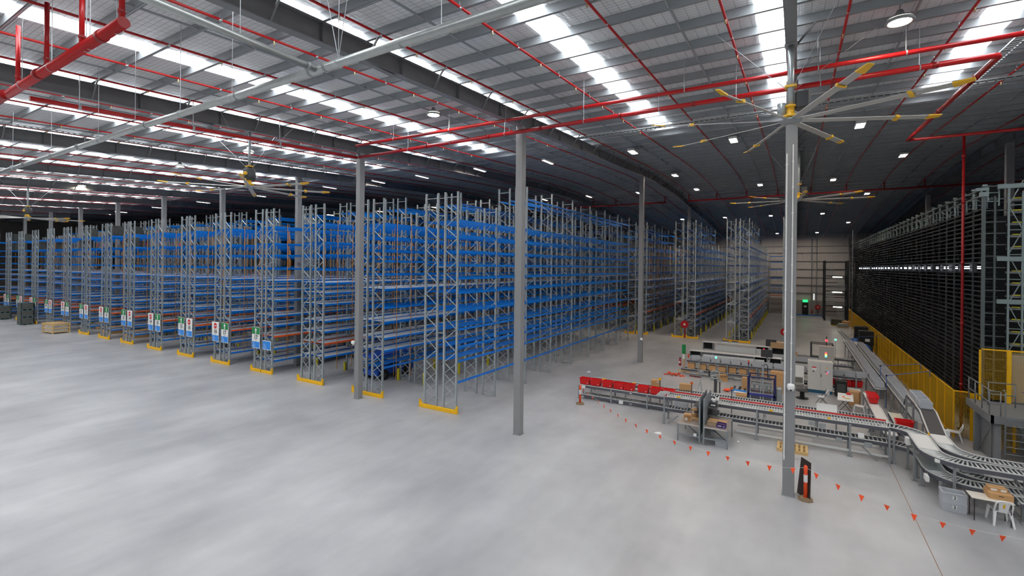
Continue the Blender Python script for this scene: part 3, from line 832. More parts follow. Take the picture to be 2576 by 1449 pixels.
# tubs
tubm = mat('red tub plastic', (222, 20, 22), .4); tubw = mat('tub label', (235, 235, 235), .6)
def tub_mesh(key, lx, ly, h, m, flare=.06, rim=.03):
    if key in bpy.data.meshes: return bpy.data.meshes[key]
    b = MB(); a, c = lx / 2, ly / 2; fa, fc = a - flare, c - flare; th = .012
    def ring(x, y, z): return [(-x, -y, z), (x, -y, z), (x, y, z), (-x, y, z)]
    o0, o1, i0, i1 = ring(fa, fc, 0), ring(a, c, h), ring(fa - th, fc - th, .012), ring(a - th, c - th, h)
    b.quad(list(reversed(o0))); b.quad(i0)
    for i in range(4):
        j = (i + 1) % 4
        b.quad([o0[i], o0[j], o1[j], o1[i]]); b.quad([i0[j], i0[i], i1[i], i1[j]])
    r0, r1 = ring(a + rim, c + rim, h), ring(a + rim, c + rim, h - .035)
    for i in range(4):
        j = (i + 1) % 4
        b.quad([i1[i], i1[j], r0[j], r0[i]]); b.quad([r0[i], r0[j], r1[j], r1[i]]); b.quad([r1[i], r1[j], o1[j], o1[i]])
    for x in (-fa * .5, fa * .5): b.box(x - .01, -c - .004, .03, x + .01, -c + flare * .6, h - .04)
    return b.mesh(key, m)
tub = tub_mesh('red_tub', .6, .42, .35, tubm, flare=.025, rim=.02)
tubxs = (-10.87, -10.2, -9.46, -8.78, -8.18, -7.36, -6.66, -5.98)
for i, x in enumerate(tubxs):
    l = 'red plastic tub on the two tier conveyor, %s' % ('leftmost at the end' if i == 0 else 'last and half hidden by the transfer plate' if i == 7 else ORD[i] + ' from its left end')
    t = thing('red_tub', l, 'tub', (x, 26.78, .835), group='red tubs on the conveyor')
    put('body', tub, t); MB().box(.14, -.2, .06, .2, -.185, .11).build('label_plate', tubw, t)
# rear single tier line
t = thing('roller_conveyor', 'single tier roller conveyor behind the red tubs, running towards the box machine', 'conveyor', (0, 0, 0))
conveyor_deck(t, [(-11.1, 28.35, .82), (3.3, 28.35, .82)], .55, pitch=.13)
legs(t, (-11.0, -8.8, -6.4, -3.9, -1.4, .9, 3.1), (28.05, 28.66), .72)
boxes(t, [(-10.2, 28.0, .74, .22, .05, .12), (-8.3, 28.0, .74, .22, .05, .12), (-6.9, 28.0, .74, .3, .05, .12), (-5.6, 28.0, .74, .3, .05, .12), (-3.2, 28.0, .74, .3, .05, .12)], 'motor_cover', galvd)
boxes(t, [(-10.2, 28.12, .92, .2, .12, .06), (-8.3, 28.12, .92, .2, .12, .06)], 'stop_button_box', yellow)
# main two tier line
t = thing('roller_conveyor', 'long two tier roller conveyor with a red guide rail, crossing behind the nearest column', 'conveyor', (0, 0, 0))
conveyor_deck(t, [(-5.65, 24.95, 1.36), (-3.75, 24.95, 1.38)], .85, mid=True, guide=1)
conveyor_deck(t, [(-3.2, 24.95, 1.38), (3.3, 24.95, 1.42)], .85, mid=True, guide=1)
conveyor_deck(t, [(-5.65, 24.95, .76), (3.3, 24.95, .76)], .62, pitch=.15)
legs(t, (-5.69, -1.52, 1.99, 3.3), (24.5, 25.42), 1.36)
b = MB()
for y in (24.5, 25.42): b.box(-2.4, y - .02, .22, 3.3, y + .02, .3)
b.build('tie_rail', railt, t)
for x, s in ((-5.5, 1), (2.9, -1)): MB().bar((x, 24.5, .02), (x + .5 * s, 24.5, .5), .05, .05).build('diagonal_brace', legm, t)
boxes(t, [(-4.85, 24.4, 1.1, .62, .14, .24), (.62, 24.45, 1.16, .24, .1, .14), (1.0, 24.45, 1.1, .24, .1, .2), (2.6, 24.42, .62, .25, .08, .2), (1.6, 24.45, .66, .2, .06, .12)], 'motor_box', galvd)
boxes(t, [(-5.0, 24.5, 1.44, .16, .12, .05), (-.95, 24.5, 1.44, .16, .12, .05), (1.25, 24.55, 1.46, .12, .1, .06)], 'stop_button_box', yellow)
boxes(t, [(2.35, 24.4, .98, .2, .05, .2)], 'white_box', white)
MB().box(-5.95, 24.9, 1.385, -5.55, 25.5, 1.4).build('transfer_plate', galvd, t)
MB().box(-6.1, 24.5, 1.37, -5.7, 25.42, 1.385).build('end_plate', galvd, t)
# outfeed curves at the right
up = [(3.3, 24.95, 1.42)] + [(x, y, 1.42) for x, y in arc(3.3, 24.1, .85, 90, 0, 8)] + [(x, y, 1.42) for x, y in arc(5.15, 22.45, 1.0, 180, 270, 8)] + [(10.5, 21.45, 1.42)]
t = thing('curved_conveyor', 'upper curved roller conveyor with a white slat stretch, nearest of the right outfeed lines', 'conveyor', (0, 0, 0))
conveyor_deck(t, up[:9], .6, pitch=.13); conveyor_deck(t, up[8:11], .6, belt=beltw); conveyor_deck(t, up[10:], .6, pitch=.12)
legs(t, (3.45,), (24.55,), 1.3); legs(t, (3.84,), (24.2, 23.0), 1.3); legs(t, (4.62, 6.3, 8.2), (21.4,), 1.3)
boxes(t, [(3.78, 23.9, 1.2, .14, .3, .26), (4.2, 21.6, 1.34, .12, .3, .1)], 'motor_cover', white)
lo = [(3.3, 24.95, .76)] + [(x, y, .74) for x, y in arc(3.3, 23.95, 1.0, 90, 0, 8)] + [(x, y, .72) for x, y in arc(5.3, 22.6, 1.0, 180, 270, 8)] + [(10.5, 21.6, .72)]
t = thing('curved_conveyor', 'lower curved roller conveyor beneath the upper outfeed curve', 'conveyor', (0, 0, 0))
conveyor_deck(t, lo[:10], .6, pitch=.13); conveyor_deck(t, lo[9:12], .6, belt=mat('steel slat belt', (176, 184, 186), .35, .5)); conveyor_deck(t, lo[11:], .6, pitch=.12)
legs(t, (3.98,), (23.4, 22.6), .62); legs(t, (4.3, 5.2, 6.9), (21.6, ), .62, foot=False)
boxes(t, [(4.0, 21.95, .55, .1, .35, .18)], 'motor_cover', white)
inc = [(4.8, 27.0, 1.95), (4.8, 26.2, 1.92), (4.8, 24.6, 1.42), (4.8, 23.5, 1.42)] + [(x, y, 1.42) for x, y in arc(5.85, 23.25, 1.05, 180, 270, 8)] + [(10.5, 22.2, 1.42)]
t = thing('inclined_conveyor', 'conveyor with a dark inclined belt dropping from the grey totes and curving right', 'conveyor', (0, 0, 0))
conveyor_deck(t, inc[:3], .52, belt=beltd); conveyor_deck(t, inc[2:4], .52, belt=beltw); conveyor_deck(t, inc[3:], .52, pitch=.12)
legs(t, (4.5, 5.1), (26.6, 25.0, 23.8), 1.35); legs(t, (6.4, 8.2), (22.5,), 1.3)
boxes(t, [(5.2, 25.2, 1.4, .14, .24, .2), (7.3, 22.6, 1.42, .3, .1, .12)], 'motor_cover', white)
boxes(t, [(4.5, 24.4, 1.35, .05, .12, .3)], 'stop_button_box', yellow)
il = [(5.0, 26, .74), (5.0, 23.6, .74)] + [(x, y, .74) for x, y in arc(6.0, 23.3, 1.0, 180, 270, 8)] + [(10.5, 22.3, .74)]
t = thing('curved_conveyor', 'lower rear curved roller conveyor holding a grey tote marked 1', 'conveyor', (0, 0, 0))
conveyor_deck(t, il, .56, pitch=.13); legs(t, (4.7,), (25.4, 23.8), .62); legs(t, (6.6, 8.4), (22.05,), .62)
t = thing('roller_conveyor', 'short roller conveyor end at the right edge beside the folding table', 'conveyor', (0, 0, 0))
conveyor_deck(t, [(5.98, 20.9, .72), (10, 20.95, .72)], .55, pitch=.12); legs(t, (6.2, 8.2), (20.65, 21.15), .6, w=.1)
# accumulation lanes of grey totes along the yellow fence
totem = mat('grey tote plastic', (186, 189, 194), .5)
def tote_mesh(key, lx, ly, h):
    if key in bpy.data.meshes: return bpy.data.meshes[key]
    b = MB(); a, c = lx / 2, ly / 2; th = .02
    b.box(-a, -c, 0, a, c, .02)
    b.box(-a, -c, .02, a, -c + th, h); b.box(-a, c - th, .02, a, c, h); b.box(-a, -c + th, .02, -a + th, c - th, h); b.box(a - th, -c + th, .02, a, c - th, h)
    b.box(-a - .015, -c - .015, h - .05, a + .015, -c, h); b.box(-a - .015, c, h - .05, a + .015, c + .015, h); b.box(-a - .015, -c, h - .05, -a, c, h); b.box(a, -c, h - .05, a + .015, c, h)
    b.box(-a - .008, -c - .012, .06, -a + .02, -c, h - .05); b.box(a - .02, -c - .012, .06, a + .008, -c, h - .05); b.box(-a * .55, -c - .012, h - .12, a * .55, -c, h - .1); b.box(-a * .55, -c - .012, h - .2, a * .55, -c, h - .18)
    return b.mesh(key, totem)
tote = tote_mesh('grey_tote', .40, .54, .28)
toteL = tote_mesh('long_grey_tote', .56, .36, .28)
def lane(x, y0, y1, z, label_c):
    t = thing('accumulation_conveyor', label_c, 'conveyor', (0, 0, 0))
    conveyor_deck(t, [(x, y0, z), (x, y1, z)], .5, pitch=.2); legs(t, (x - .28, x + .28), [y0 + .5 + q * 3 for q in range(int((y1 - y0) / 3) + 1)], z - .1)
    return t
lane(4.09, 33.6, 54, 1.15, 'left lane of the long conveyor pair packed with grey totes beside the fence')
lane(4.82, 27.0, 54, 1.2, 'right lane of the long conveyor pair packed with grey totes beside the fence')
def totes(x, y0, y1, z, l, step=.58):
    y = y0; o = None
    while y < y1:
        if o is None: o = put('grey_tote', tote, None, (x, y, z)); tag(o, l, 'tote', 'grey totes packed on the long lanes')
        else: c = o.copy(); c.location = (x, y, z); COL.objects.link(c)
        y += step
totes(4.09, 34.1, 53, 1.18, 'grey plastic tote packed in the left of the two long lanes by the fence')
totes(4.82, 30.2, 51.5, 1.23, 'grey plastic tote packed in the right of the two long lanes by the fence')
for i, y in enumerate((26.75, 27.33, 27.91, 28.49)):
    tag(put('grey_tote', tote, None, (4.8, y, 1.955 if y < 27 else 1.99)), 'grey tote at the top of the dark inclined belt, %s in line' % ORD[i], 'tote', 'grey totes by the inclined belt')
b = MB()
t = thing('raised_conveyor', 'raised conveyor section feeding the inclined belt', 'conveyor', (0, 0, 0))
conveyor_deck(t, [(4.8, 27.0, 1.97), (4.8, 29.0, 1.97), (4.8, 29.7, 1.45)], .5, pitch=.15); legs(t, (4.5, 5.1), (27.3, 28.8), 1.85)
tag(put('grey_tote', tote, None, (4.95, 29.45, 1.75)), 'grey tote tipping alone where the raised conveyor begins', 'tote')
# side spurs with white belts
t = thing('belt_conveyor', 'white belt conveyor spur with red tubs on its far end', 'conveyor', (0, 0, 0))
conveyor_deck(t, [(3.5, 33.2, .92), (3.5, 30.8, .85), (3.5, 25.6, .85)], .42, belt=beltw); legs(t, (3.25, 3.75), (32.8, 30.5, 28.9, 26.4), .7)
t = thing('belt_conveyor', 'cream belt conveyor spur ending at a red tub', 'conveyor', (0, 0, 0))
conveyor_deck(t, [(4.1, 29.2, .95), (4.1, 26.2, .85)], .42, belt=beltc); legs(t, (3.86, 4.34), (28.8, 26.6), .72)
ty = tub_mesh('red_tub_b', .44, .62, .34, tubm)
tag(put('red_tub', ty, None, (3.5, 31.2, .9)), 'red tub on the white belt spur, nearer of two touching', 'tub', 'red tubs on the white belt')
tag(put('red_tub', ty, None, (3.5, 31.85, .915)), 'red tub on the white belt spur, farther of two touching', 'tub', 'red tubs on the white belt')
tag(put('red_tub', tub, None, (4.12, 26.85, .905)), 'single red tub at the near end of the cream belt', 'tub')
tag(put('grey_tote', toteL, None, (5.35, 22.75, .775)), 'x', 'tote'); _g1 = COL.objects[-1]
# ------------------------------------------------------------------ things near the outfeed
_g1['label'] = 'grey tote marked 1 on the lower rear curved conveyor'
_n1 = text_mesh('digit', '1', .1, white)
o = put('digit', _n1, _g1, (0, -.195, .13)); o.rotation_euler.x = R(90)
n2 = text_mesh('digit', '2', .13, mat('sign black', (20, 20, 22)))
big = tote_mesh('floor_crate', .6, .42, .3)
for k, l in enumerate(('lower of two stacked grey crates marked 2 on the floor', 'upper of two stacked grey crates marked 2, lid open')):
    o = put('grey_crate', big, None, (4.48, 20.93, .001 + k * .301)); tag(o, l, 'crate', 'stacked grey crates by the table')
    MB().box(-.05, -.228, .1, .06, -.223, .22).build('label_plate', white, o)
    d = put('digit', n2, o, (.005, -.229, .16)); d.rotation_euler.x = R(90)
plast = mat('white chair plastic', (232, 232, 230), .4)
def plastic_chair(label, loc, rz, sticker=False):
    """moulded resin chair: front towards -y"""
    t = thing('plastic_chair', label, 'chair', loc, rz, group='white plastic chairs')
    b = MB(); b.hexa([(-.22, -.22, .42), (.22, -.22, .42), (.2, .2, .4), (-.2, .2, .4), (-.22, -.22, .45), (.22, -.22, .45), (.2, .2, .43), (-.2, .2, .43)]); b.box(-.22, -.24, .39, .22, -.21, .45)
    b.build('seat', plast, t, bevel=.01)
    b = MB()  # loop shaped backrest leaning back
    pts = []
    for q in range(9):
        a = math.pi * q / 8; pts.append((-.2 * math.cos(a), .3 + .02 * math.sin(a), .66 + .14 * math.sin(a)))
    b.tube([(-.2, .19, .42)] + pts + [(.2, .19, .42)], .024, 7)
    if sticker: b.hexa([(-.1, .19, .40), (.1, .19, .40), (.13, .29, .74), (-.13, .29, .74), (-.1, .21, .40), (.1, .21, .40), (.13, .31, .74), (-.13, .31, .74)])
    b.build('backrest', plast, t, smooth=False)
    for x, y in ((-.2, -.2), (.2, -.2), (-.18, .18), (.18, .18)):
        ex, ey = (1.22, 1.2) if y < 0 else (1.3, 1.65)
        b = MB(); b.hexa([(x*ex - .022, y*ey - .022, 0), (x*ex + .022, y*ey - .022, 0), (x*ex + .022, y*ey + .022, 0), (x*ex - .022, y*ey + .022, 0),
                          (x - .035, y - .035, .42), (x + .035, y - .035, .42), (x + .035, y + .035, .42), (x - .035, y + .035, .42)]); b.build('leg', plast, t)
    if sticker:
        MB().hexa([(-.025, .214, .45), (.025, .214, .45), (.025, .304, .7), (-.025, .304, .7), (-.025, .218, .45), (.025, .218, .45), (.025, .308, .7), (-.025, .308, .7)]).build('yellow_sticker', mat('sticker yellow', (236, 190, 40)), t)
    return t
plastic_chair('white plastic chair with a yellow sticker on its back, at the folding table', (5.52, 20.62, 0), R(184), True)
plastic_chair('white plastic chair side on by the end of the yellow fence', (6.3, 29.4, 0), R(-100))
plastic_chair('white plastic chair side on beside the white belt spur', (3.02, 32.0, 0), R(-105))
# folding table with two cartons
tabm = mat('folding table top', (222, 214, 200), .5); tleg = mat('dark brown table leg', (52, 42, 40), .5)
t = thing('folding_table', 'cream folding table with dark legs holding two cartons at lower right', 'table', (5.29, 20.62, 0), R(2))
MB().box(-.5, -.28, .705, .5, .28, .74).build('tabletop', tabm, t, bevel=.012)
for x, y in ((-.42, -.22), (-.42, .22), (.42, -.22), (.42, .22)): MB().tube([(x, y, .705), (x, y, 0)], .013, 8).build('leg', tleg, t)
def carton(label, loc, rz, s, tape=None, labels=(), m=None, group=None, open_=False):
    t = thing('cardboard_box', label, 'box', loc, rz, group)
    x, y, z = s[0] / 2, s[1] / 2, s[2]; b = MB()
    if not open_: b.box(-x, -y, 0, x, y, z)
    else:
        b.box(-x, -y, 0, x, y, .01); b.box(-x, -y, .01, x, -y + .008, z); b.box(-x, y - .008, .01, x, y, z); b.box(-x, -y + .008, .01, -x + .008, y - .008, z); b.box(x - .008, -y + .008, .01, x, y - .008, z)
    b.build('body', m or card, t)
    if open_:
        for pts in ([(-x, -y, z), (x, -y, z), (x, -y - .1, z + .04), (-x, -y - .1, z + .04)], [(-x, y, z), (x, y, z), (x, y + .08, z + .07), (-x, y + .08, z + .07)]):
            b = MB(); b.hexa([Vector(p) for p in pts] + [Vector(p) + Vector((0, 0, .006)) for p in pts]); b.build('flap', card, t)
    else: MB().box(-x - .001, -.025, z, x + .001, .025, z + .001).build('tape', tape or mat('brown tape', (176, 132, 84), .35), t)
    for (fx, fz, w, h) in labels: MB().box(fx - w / 2, -y - .002, fz - h / 2, fx + w / 2, -y, fz + h / 2).build('label', white, t)
    return t
carton('large flat carton at the bottom on the folding table', (5.52, 20.78, .741), R(2), (.56, .5, .17))
MB().box(-.06, -.254, .1, .06, -.251, .12).build('hand_slot', black, bpy.data.objects['cardboard_box'])
carton('smaller carton with two white labels on top of the flat carton', (5.5, 20.86, .912), R(2), (.44, .3, .12), labels=((-.1, .06, .15, .07), (.12, .06, .13, .07)))
# bunting on two delineator posts
orgm = mat('hi vis orange', (255, 88, 40), .5); rub = mat('rubber base', (150, 128, 100), .8); refl = mat('reflective band', (228, 224, 222), .35)
def delineator(label, x, y, h):
    t = thing('delineator_post', label, 'bollard', (x, y, 0), group='orange delineator posts')
    b = MB().prism([(.24 * math.cos(R(22.5 + 45 * q)), .24 * math.sin(R(22.5 + 45 * q))) for q in range(8)], 0, .05); b.prism([(.19 * math.cos(R(22.5 + 45 * q)), .19 * math.sin(R(22.5 + 45 * q))) for q in range(8)], .05, .09); b.build('base', rub, t)
    MB().lathe((0, 0, .09), [(.062, 0), (.055, h - .3), (.06, h - .28), (.06, h - .13), (.035, h - .11), (.03, h - .09)], 16).build('post', orgm, t, smooth=True)
    MB().lathe((0, 0, h * .52), [(.06, 0), (.063, .01), (.063, .24), (.06, .25)], 16).build('reflective_band', refl, t, smooth=True)
    return t
delineator('orange delineator post at the left end of the tub conveyor', -10.6, 25.3, 1.1)
delineator('orange delineator post beside the dark board at the nearest column', .32, 19.05, 1.18)
t = thing('bunting_line', 'sagging white cord hung with red orange triangular flags over the open floor', 'bunting', (0, 0, 0))
P0, P1, P2 = Vector((-10.6, 25.3, 1.0)), Vector((.32, 19.05, 1.1)), Vector((9.2, 19.3, .95))
def sag(a, c, f, d): return a.lerp(c, f) - Vector((0, 0, d * 4 * f * (1 - f)))
c1 = [Vector((-10.6, 25.3, 1.0)), Vector((-8.6, 23.2, .92)), Vector((-6.4, 21.2, .88)), Vector((-4.25, 20.0, .82)), Vector((-2.3, 19.4, .84)), Vector((-.6, 19.0, .95)), Vector((.32, 19.05, 1.1))]
c2 = [P1, Vector((1.35, 18.75, .82)), Vector((2.6, 18.45, .62)), Vector((3.9, 18.3, .55)), Vector((5.2, 18.4, .52)), Vector((7, 18.6, .6)), Vector((9.2, 19.3, .95))]
def crom(P, n=8):
    out = []
    for i in range(len(P) - 1):
        p0, p1, p2, p3 = P[max(i - 1, 0)], P[i], P[i + 1], P[min(i + 2, len(P) - 1)]
        for k in range(n):
            u = k / n; out.append(.5 * ((2 * p1) + (p2 - p0) * u + (2 * p0 - 5 * p1 + 4 * p2 - p3) * u * u + (3 * p1 - p0 - 3 * p2 + p3) * u ** 3))
    return out + [P[-1]]
cord = mat('white cord', (214, 212, 206), .7)
for P, first in ((c1, .45), (c2, .33)):
    q = crom(P); MB().tube(q, .006, 5).build('cord', cord, t)
    acc, nxt = 0, first
    for a, c in zip(q[:-1], q[1:]):
        L = (c - a).length
        while acc + L > nxt:
            p = a.lerp(c, (nxt - acc) / L); d = (c - a).normalized(); d.z *= .5; n = d.cross(Vector((0, 0, 1))).normalized() * .003; rnd = random.uniform(-.06, .06)
            s = Vector((n.x, n.y, 0)).normalized() * rnd
            A, B_, T = p - d * .075, p + d * .075, p - Vector((0, 0, .2)) + s
            b = MB(); k = len(b.v); b.v += [tuple(v) for v in (A - n, B_ - n, T - n, A + n, B_ + n, T + n)]
            b.f += [(0, 1, 2), (5, 4, 3), (0, 3, 4, 1), (1, 4, 5, 2), (2, 5, 3, 0)]; b.mi += [0] * 5
            b.build('flag', orgm, t)
            nxt += .64 if P is c2 else .72
        acc += L
# board leaning on the near column
t = thing('plywood_board', 'dark brown board leaning against the nearest column', 'board', (.1, 19.52, 0), R(-58))
MB().hexa([(-.02, -.02, 0), (.68, -.02, 0), (.68, .0, 0), (-.02, .0, 0), (-.02, .12, 1.25), (.5, .12, 1.25), (.5, .14, 1.25), (-.02, .14, 1.25)]).build('sheet', mat('dark plywood', (64, 50, 46), .6, 0, .15, 5), t)
# timber pallets
def pallet(label, loc, rz, sx=1.2, sy=1.2, m=None):
    t = thing('timber_pallet', label, 'pallet', loc, rz, group='timber pallets'); m = m or wood
    for q in range(7):
        x = -sx / 2 + .05 + q * (sx - .1) / 6; MB().box(x - .05, -sy / 2, .12, x + .05, sy / 2, .142).build('deck_board', m, t)
    for y in (-sy / 2 + .05, 0, sy / 2 - .05):
        b = MB().box(-sx / 2, y - .045, .022, sx / 2, y + .045, .12); b.build('bearer', m, t)
    for y in (-sy / 2 + .05, 0, sy / 2 - .05): MB().box(-sx / 2, y - .05, 0, sx / 2, y + .05, .022).build('bottom_board', m, t)
    return t
pallet('pale timber pallet on the floor behind the nearest column', (-.1, 24.0, 0), R(0), 1.15, 1.0)
# two packing benches with tall grey side panels
bench_g = mat('bench grey steel', (134, 141, 144), .5); benchtop = mat('bench top laminate', (150, 138, 128), .4)
def bench(label, x0, x1, tall_left):
    t = thing('packing_bench', label, 'workbench', (0, 0, 0)); ya, yb = 22.45, 24.3
    MB().box(x0, ya, .78, x1, yb, .82).build('tabletop', benchtop, t); MB().box(x0, ya - .012, .775, x1, ya, .825).build('table_edge', mat('table edge', (196, 186, 182), .5), t)
    xt, xl = (x0, x1) if tall_left else (x1, x0)
    for x, y, h in ((xl, ya + .03, .78), (xl, yb - .05, .78), (xt, ya + .03, 2.05), (xt, yb - .05, 2.05)):
        MB().box(x - .03, y - .03, .02, x + .03, y + .03, h).build('leg', bench_g, t); MB().cyl((x, y, 0), .025, .02, 8).build('foot', black, t)
    MB().box(x0, ya + .01, .28, x1, ya + .05, .34).build('front_rail', bench_g, t); MB().bar((x0, yb, .3), (x1, ya + .05, .31), .03, .05).build('cross_rail', bench_g, t)
    s = 1 if tall_left else -1
    MB().box(xt - .008, ya + .05, .3, xt + .008, yb - .08, 2.05).build('side_panel', bench_g, t)
    MB().box(min(xt, xt + s * .42), ya + .9, 1.12, max(xt, xt + s * .42), yb, 1.14).build('shelf', dgrey, t); MB().box(min(xt, xt + s * .42), ya + .9, 1.42, max(xt, xt + s * .42), yb, 1.44).build('shelf', dgrey, t)
    return t
bench('left packing bench with cartons, in front of the long conveyor', -4.6, -3.67, False)
bench('right packing bench with a purple box, in front of the long conveyor', -3.49, -2.53, True)
carton('open carton with labels on the left packing bench', (-4.28, 23.0, .821), R(12), (.3, .28, .2), labels=((-.06, .1, .1, .14),), open_=True)
carton('small closed carton standing behind on the left packing bench', (-4.1, 23.75, .821), R(5), (.26, .3, .36), labels=((-.04, .24, .08, .14),))
carton('flat carton lying on the left packing bench by the panel', (-3.95, 23.35, .821), R(5), (.34, .3, .06))
carton('open pale carton on the right packing bench', (-3.2, 22.95, .821), R(-4), (.38, .32, .14), open_=True, m=mat('pale card', (214, 190, 160), .7))
t = carton('purple printed box with flaps open on the right packing bench', (-2.8, 22.82, .821), R(-6), (.36, .28, .18), m=mat('purple card', (84, 58, 134), .5), open_=True)
MB().box(-.13, -.143, .06, .02, -.141, .1).build('white_print', white, t); MB().prism([(.09, .05), (.15, .05), (.12, .11)], -.143, -.141, 'y').build('white_emblem', white, t)
t = thing('label_printer', 'black and white label printer on the upper shelf of the right packing bench', 'printer', (-3.28, 23.85, 1.445))
MB().box(-.14, -.18, 0, .14, .18, .2).build('body', dgrey, t, bevel=.02); MB().box(-.1, -.2, .03, .1, -.17, .1).build('front_panel', white, t); MB().cyl((0, 0, .2), .08, .1, 12).build('paper_roll', white, t)
tag(put('grey_crate', tote_mesh('bench_crate', .5, .36, .3), None, (-2.78, 22.85, .001)), 'pale grey crate on the floor under the right packing bench', 'crate')
t = thing('waste_bin', 'small white tape roll case on the rail under the left packing bench', 'box', (-3.85, 22.44, .341)); MB().box(-.06, -.05, 0, .06, .05, .1).build('case', white, t)
# scanner heads above the gap between the benches
t = thing('scanner_head', 'white scanner heads on a frame where the long conveyor passes the benches', 'machine', (-3.5, 24.95, 0))
MB().box(-.24, -.42, 1.36, -.2, .42, 1.4).build('frame', galv, t); 
for x, y in ((-.12, -.25), (.1, -.1), (.2, .2)):
    o = MB().cyl((x, y, 1.4), .1, .14, 14).build('scanner', white, t); MB().cyl((x, y, 1.54), .05, .05, 12).build('lens', black, o)
MB().box(-.2, -.42, .02, .2, .42, 1.39).build('column', galvd, t)
# floor clutter
for i, (x, y, l) in enumerate(((-5.6, 22.9, 'white paper scrap alone on the open floor left of the benches'), (-13.3, 33.3, 'white paper scrap on the floor behind the tub conveyor end'), (-2.2, 23.6, 'small white ball on the floor right of the right packing bench'))):
    t = thing('paper_scrap', l, 'litter', (x, y, 0), R(40 * i)); b = MB()
    if i == 2: b.lathe((0, 0, 0), [(.01, 0), (.05, .03), (.05, .06), (.01, .1)], 10)
    else:
        b.hexa([(-.16, -.1, .002), (.15, -.12, .002), (.18, .08, .002), (-.1, .12, .002), (-.1, -.05, .05), (.08, -.06, .03), (.1, .05, .06), (-.05, .06, .03)])
    b.build('paper', white, t)
# line side: boxes and sensors on the rear conveyor
carton('taped carton riding on the rear single tier conveyor', (-7.1, 28.4, .85), R(18), (.5, .42, .38), labels=((.1, .3, .1, .08),))
carton('plain open carton on the rear single tier conveyor', (-5.45, 28.55, .85), R(4), (.62, .3, .34), open_=False)
amber = mat('amber reflector', (226, 110, 30), .4)
for x, l in ((-6.75, 'sensor post with a yellow head in front of the taped carton'), (-5.0, 'sensor post with an amber head right of the plain carton'), (-2.95, 'sensor post with an amber head left of the box machine')):
    t = thing('sensor_post', l, 'sensor', (x, 28.0, 0)); MB().box(-.02, -.02, 0, .02, .02, 1.35).build('post', dgrey, t); MB().box(-.07, -.05, 1.35, .07, .03, 1.47).build('head', amber if x > -6 else yellow, t)
# ------------------------------------------------------------------ packing lines behind
def emitm(name, rgb, s): return mat(name, rgb, .4, 0, emit=rgb, strength=s)
ered, egreen, eamber = emitm('red lamp', (255, 40, 50), 6), emitm('green lamp', (60, 255, 170), 6), emitm('amber lamp', (255, 150, 50), 6)
dark_in = mat('dark niche lining', (34, 34, 36), .7)
def packing_line(label, y, x0, x1, nich, top):
    t = thing('packing_line', label, 'conveyor', (0, 0, 0))
    conveyor_deck(t, [(x0, y + .32, 1.1), (x1, y + .32, 1.1)], .55, pitch=.2)
    conveyor_deck(t, [(x0 - .4, y + .3, .44), (x1, y + .3, .44)], .6, pitch=.25)
    legs(t, [x0 + .9 + 1.85 * q for q in range(int((x1 - x0) / 1.85) + 1)], (y, y + .65), 1.05)
    MB().box(x0, y - .02, .14, x1, y + .03, .2).build('tie_rail', railt, t)
    # shelving with niches at the back
    yb = y + 1.25
    MB().box(x0, yb - .3, top - .04, nich[-1][1], yb + .3, top).build('top_shelf', railt, t)
    MB().box(x0, yb - .3, 1.16, nich[-1][1], yb + .3, 1.2).build('lower_shelf', railt, t)
    for a, c in nich:
        MB().box(a, yb - .3, 1.2, a + .05, yb + .3, top - .04).build('upright_panel', galvd, t)
        MB().box(c - .05, yb - .3, 1.2, c, yb + .3, top - .04).build('upright_panel', galvd, t)
        MB().box(a + .05, yb + .26, 1.2, c - .05, yb + .3, top - .04).build('back_panel', dark_in, t)
    for x in (x0 + .02, nich[-1][1] - .02):
        MB().box(x - .03, yb + .2, 0, x + .03, yb + .26, 1.16).build('leg', legm, t)
    MB().box(x0 + 1.0, yb - .25, 1.2, nich[-1][0] - .3, yb - .22, top - .2).build('pale_screen', mat('pale screen', (216, 218, 216), .5), t)
    MB().bar((x0 + 3.4, y, 0.05), (x0 + 2.5, y, .42), .05, .05).build('diagonal_brace', legm, t)
    return t
packing_line('front packing line with a row of grey totes above brown cartons', 36.55, -6.9, 3.5, [(-6.9, -6.05), (-2.55, -1.7), (-1.6, -.85)], 1.66)
packing_line('rear packing line behind the grey tote row, with dark niches', 40.6, -6.6, 3.4, [(-6.6, -5.8), (-2.7, -1.8), (-1.6, -.7)], 1.8)
for i in range(11):
    tag(put('grey_tote', toteL, None, (-5.6 + .66 * i, 36.87, 1.13)), 'grey tote on the front packing line, %s from the left' % ORD[i], 'tote', 'grey totes on the front packing line')
for i in range(4):
    tag(put('grey_tote', toteL, None, (2.0 + .62 * i - .3, 36.87, 1.13)), 'grey tote on the front packing line right of the control cabinet, %s of four' % ORD[i], 'tote', 'grey totes on the front packing line')
tag(put('grey_tote', toteL, None, (-6.35, 36.95, 1.13), R(18)), 'grey tote askew at the left end of the front packing line', 'tote')
for i in range(8):
    carton('brown carton on the lower shelf of the front packing line, %s from the left' % ORD[i], (-6.6 + .66 * i + (.12 if i else 0), 36.85, .475), 0, (.46, .4, .36), group='cartons on the lower shelf')
for i in range(6):
    tag(put('grey_tote', toteL, None, (-1.4 + .62 * i, 40.9, 1.13)), 'grey tote on the rear packing line, %s from the left' % ORD[i], 'tote', 'grey totes on the rear packing line')
for x, z0, l in ((1.98, .45, 'beside the control cabinet'), (2.75, .45, 'above the white printer box'), (3.2, .45, 'right of the white printer box')):
    tag(put('red_tub', tub, None, (x + .1, 36.85, z0 + .03)), 'red tub on the lower shelf, ' + l, 'tub', 'red tubs on the lower shelf')
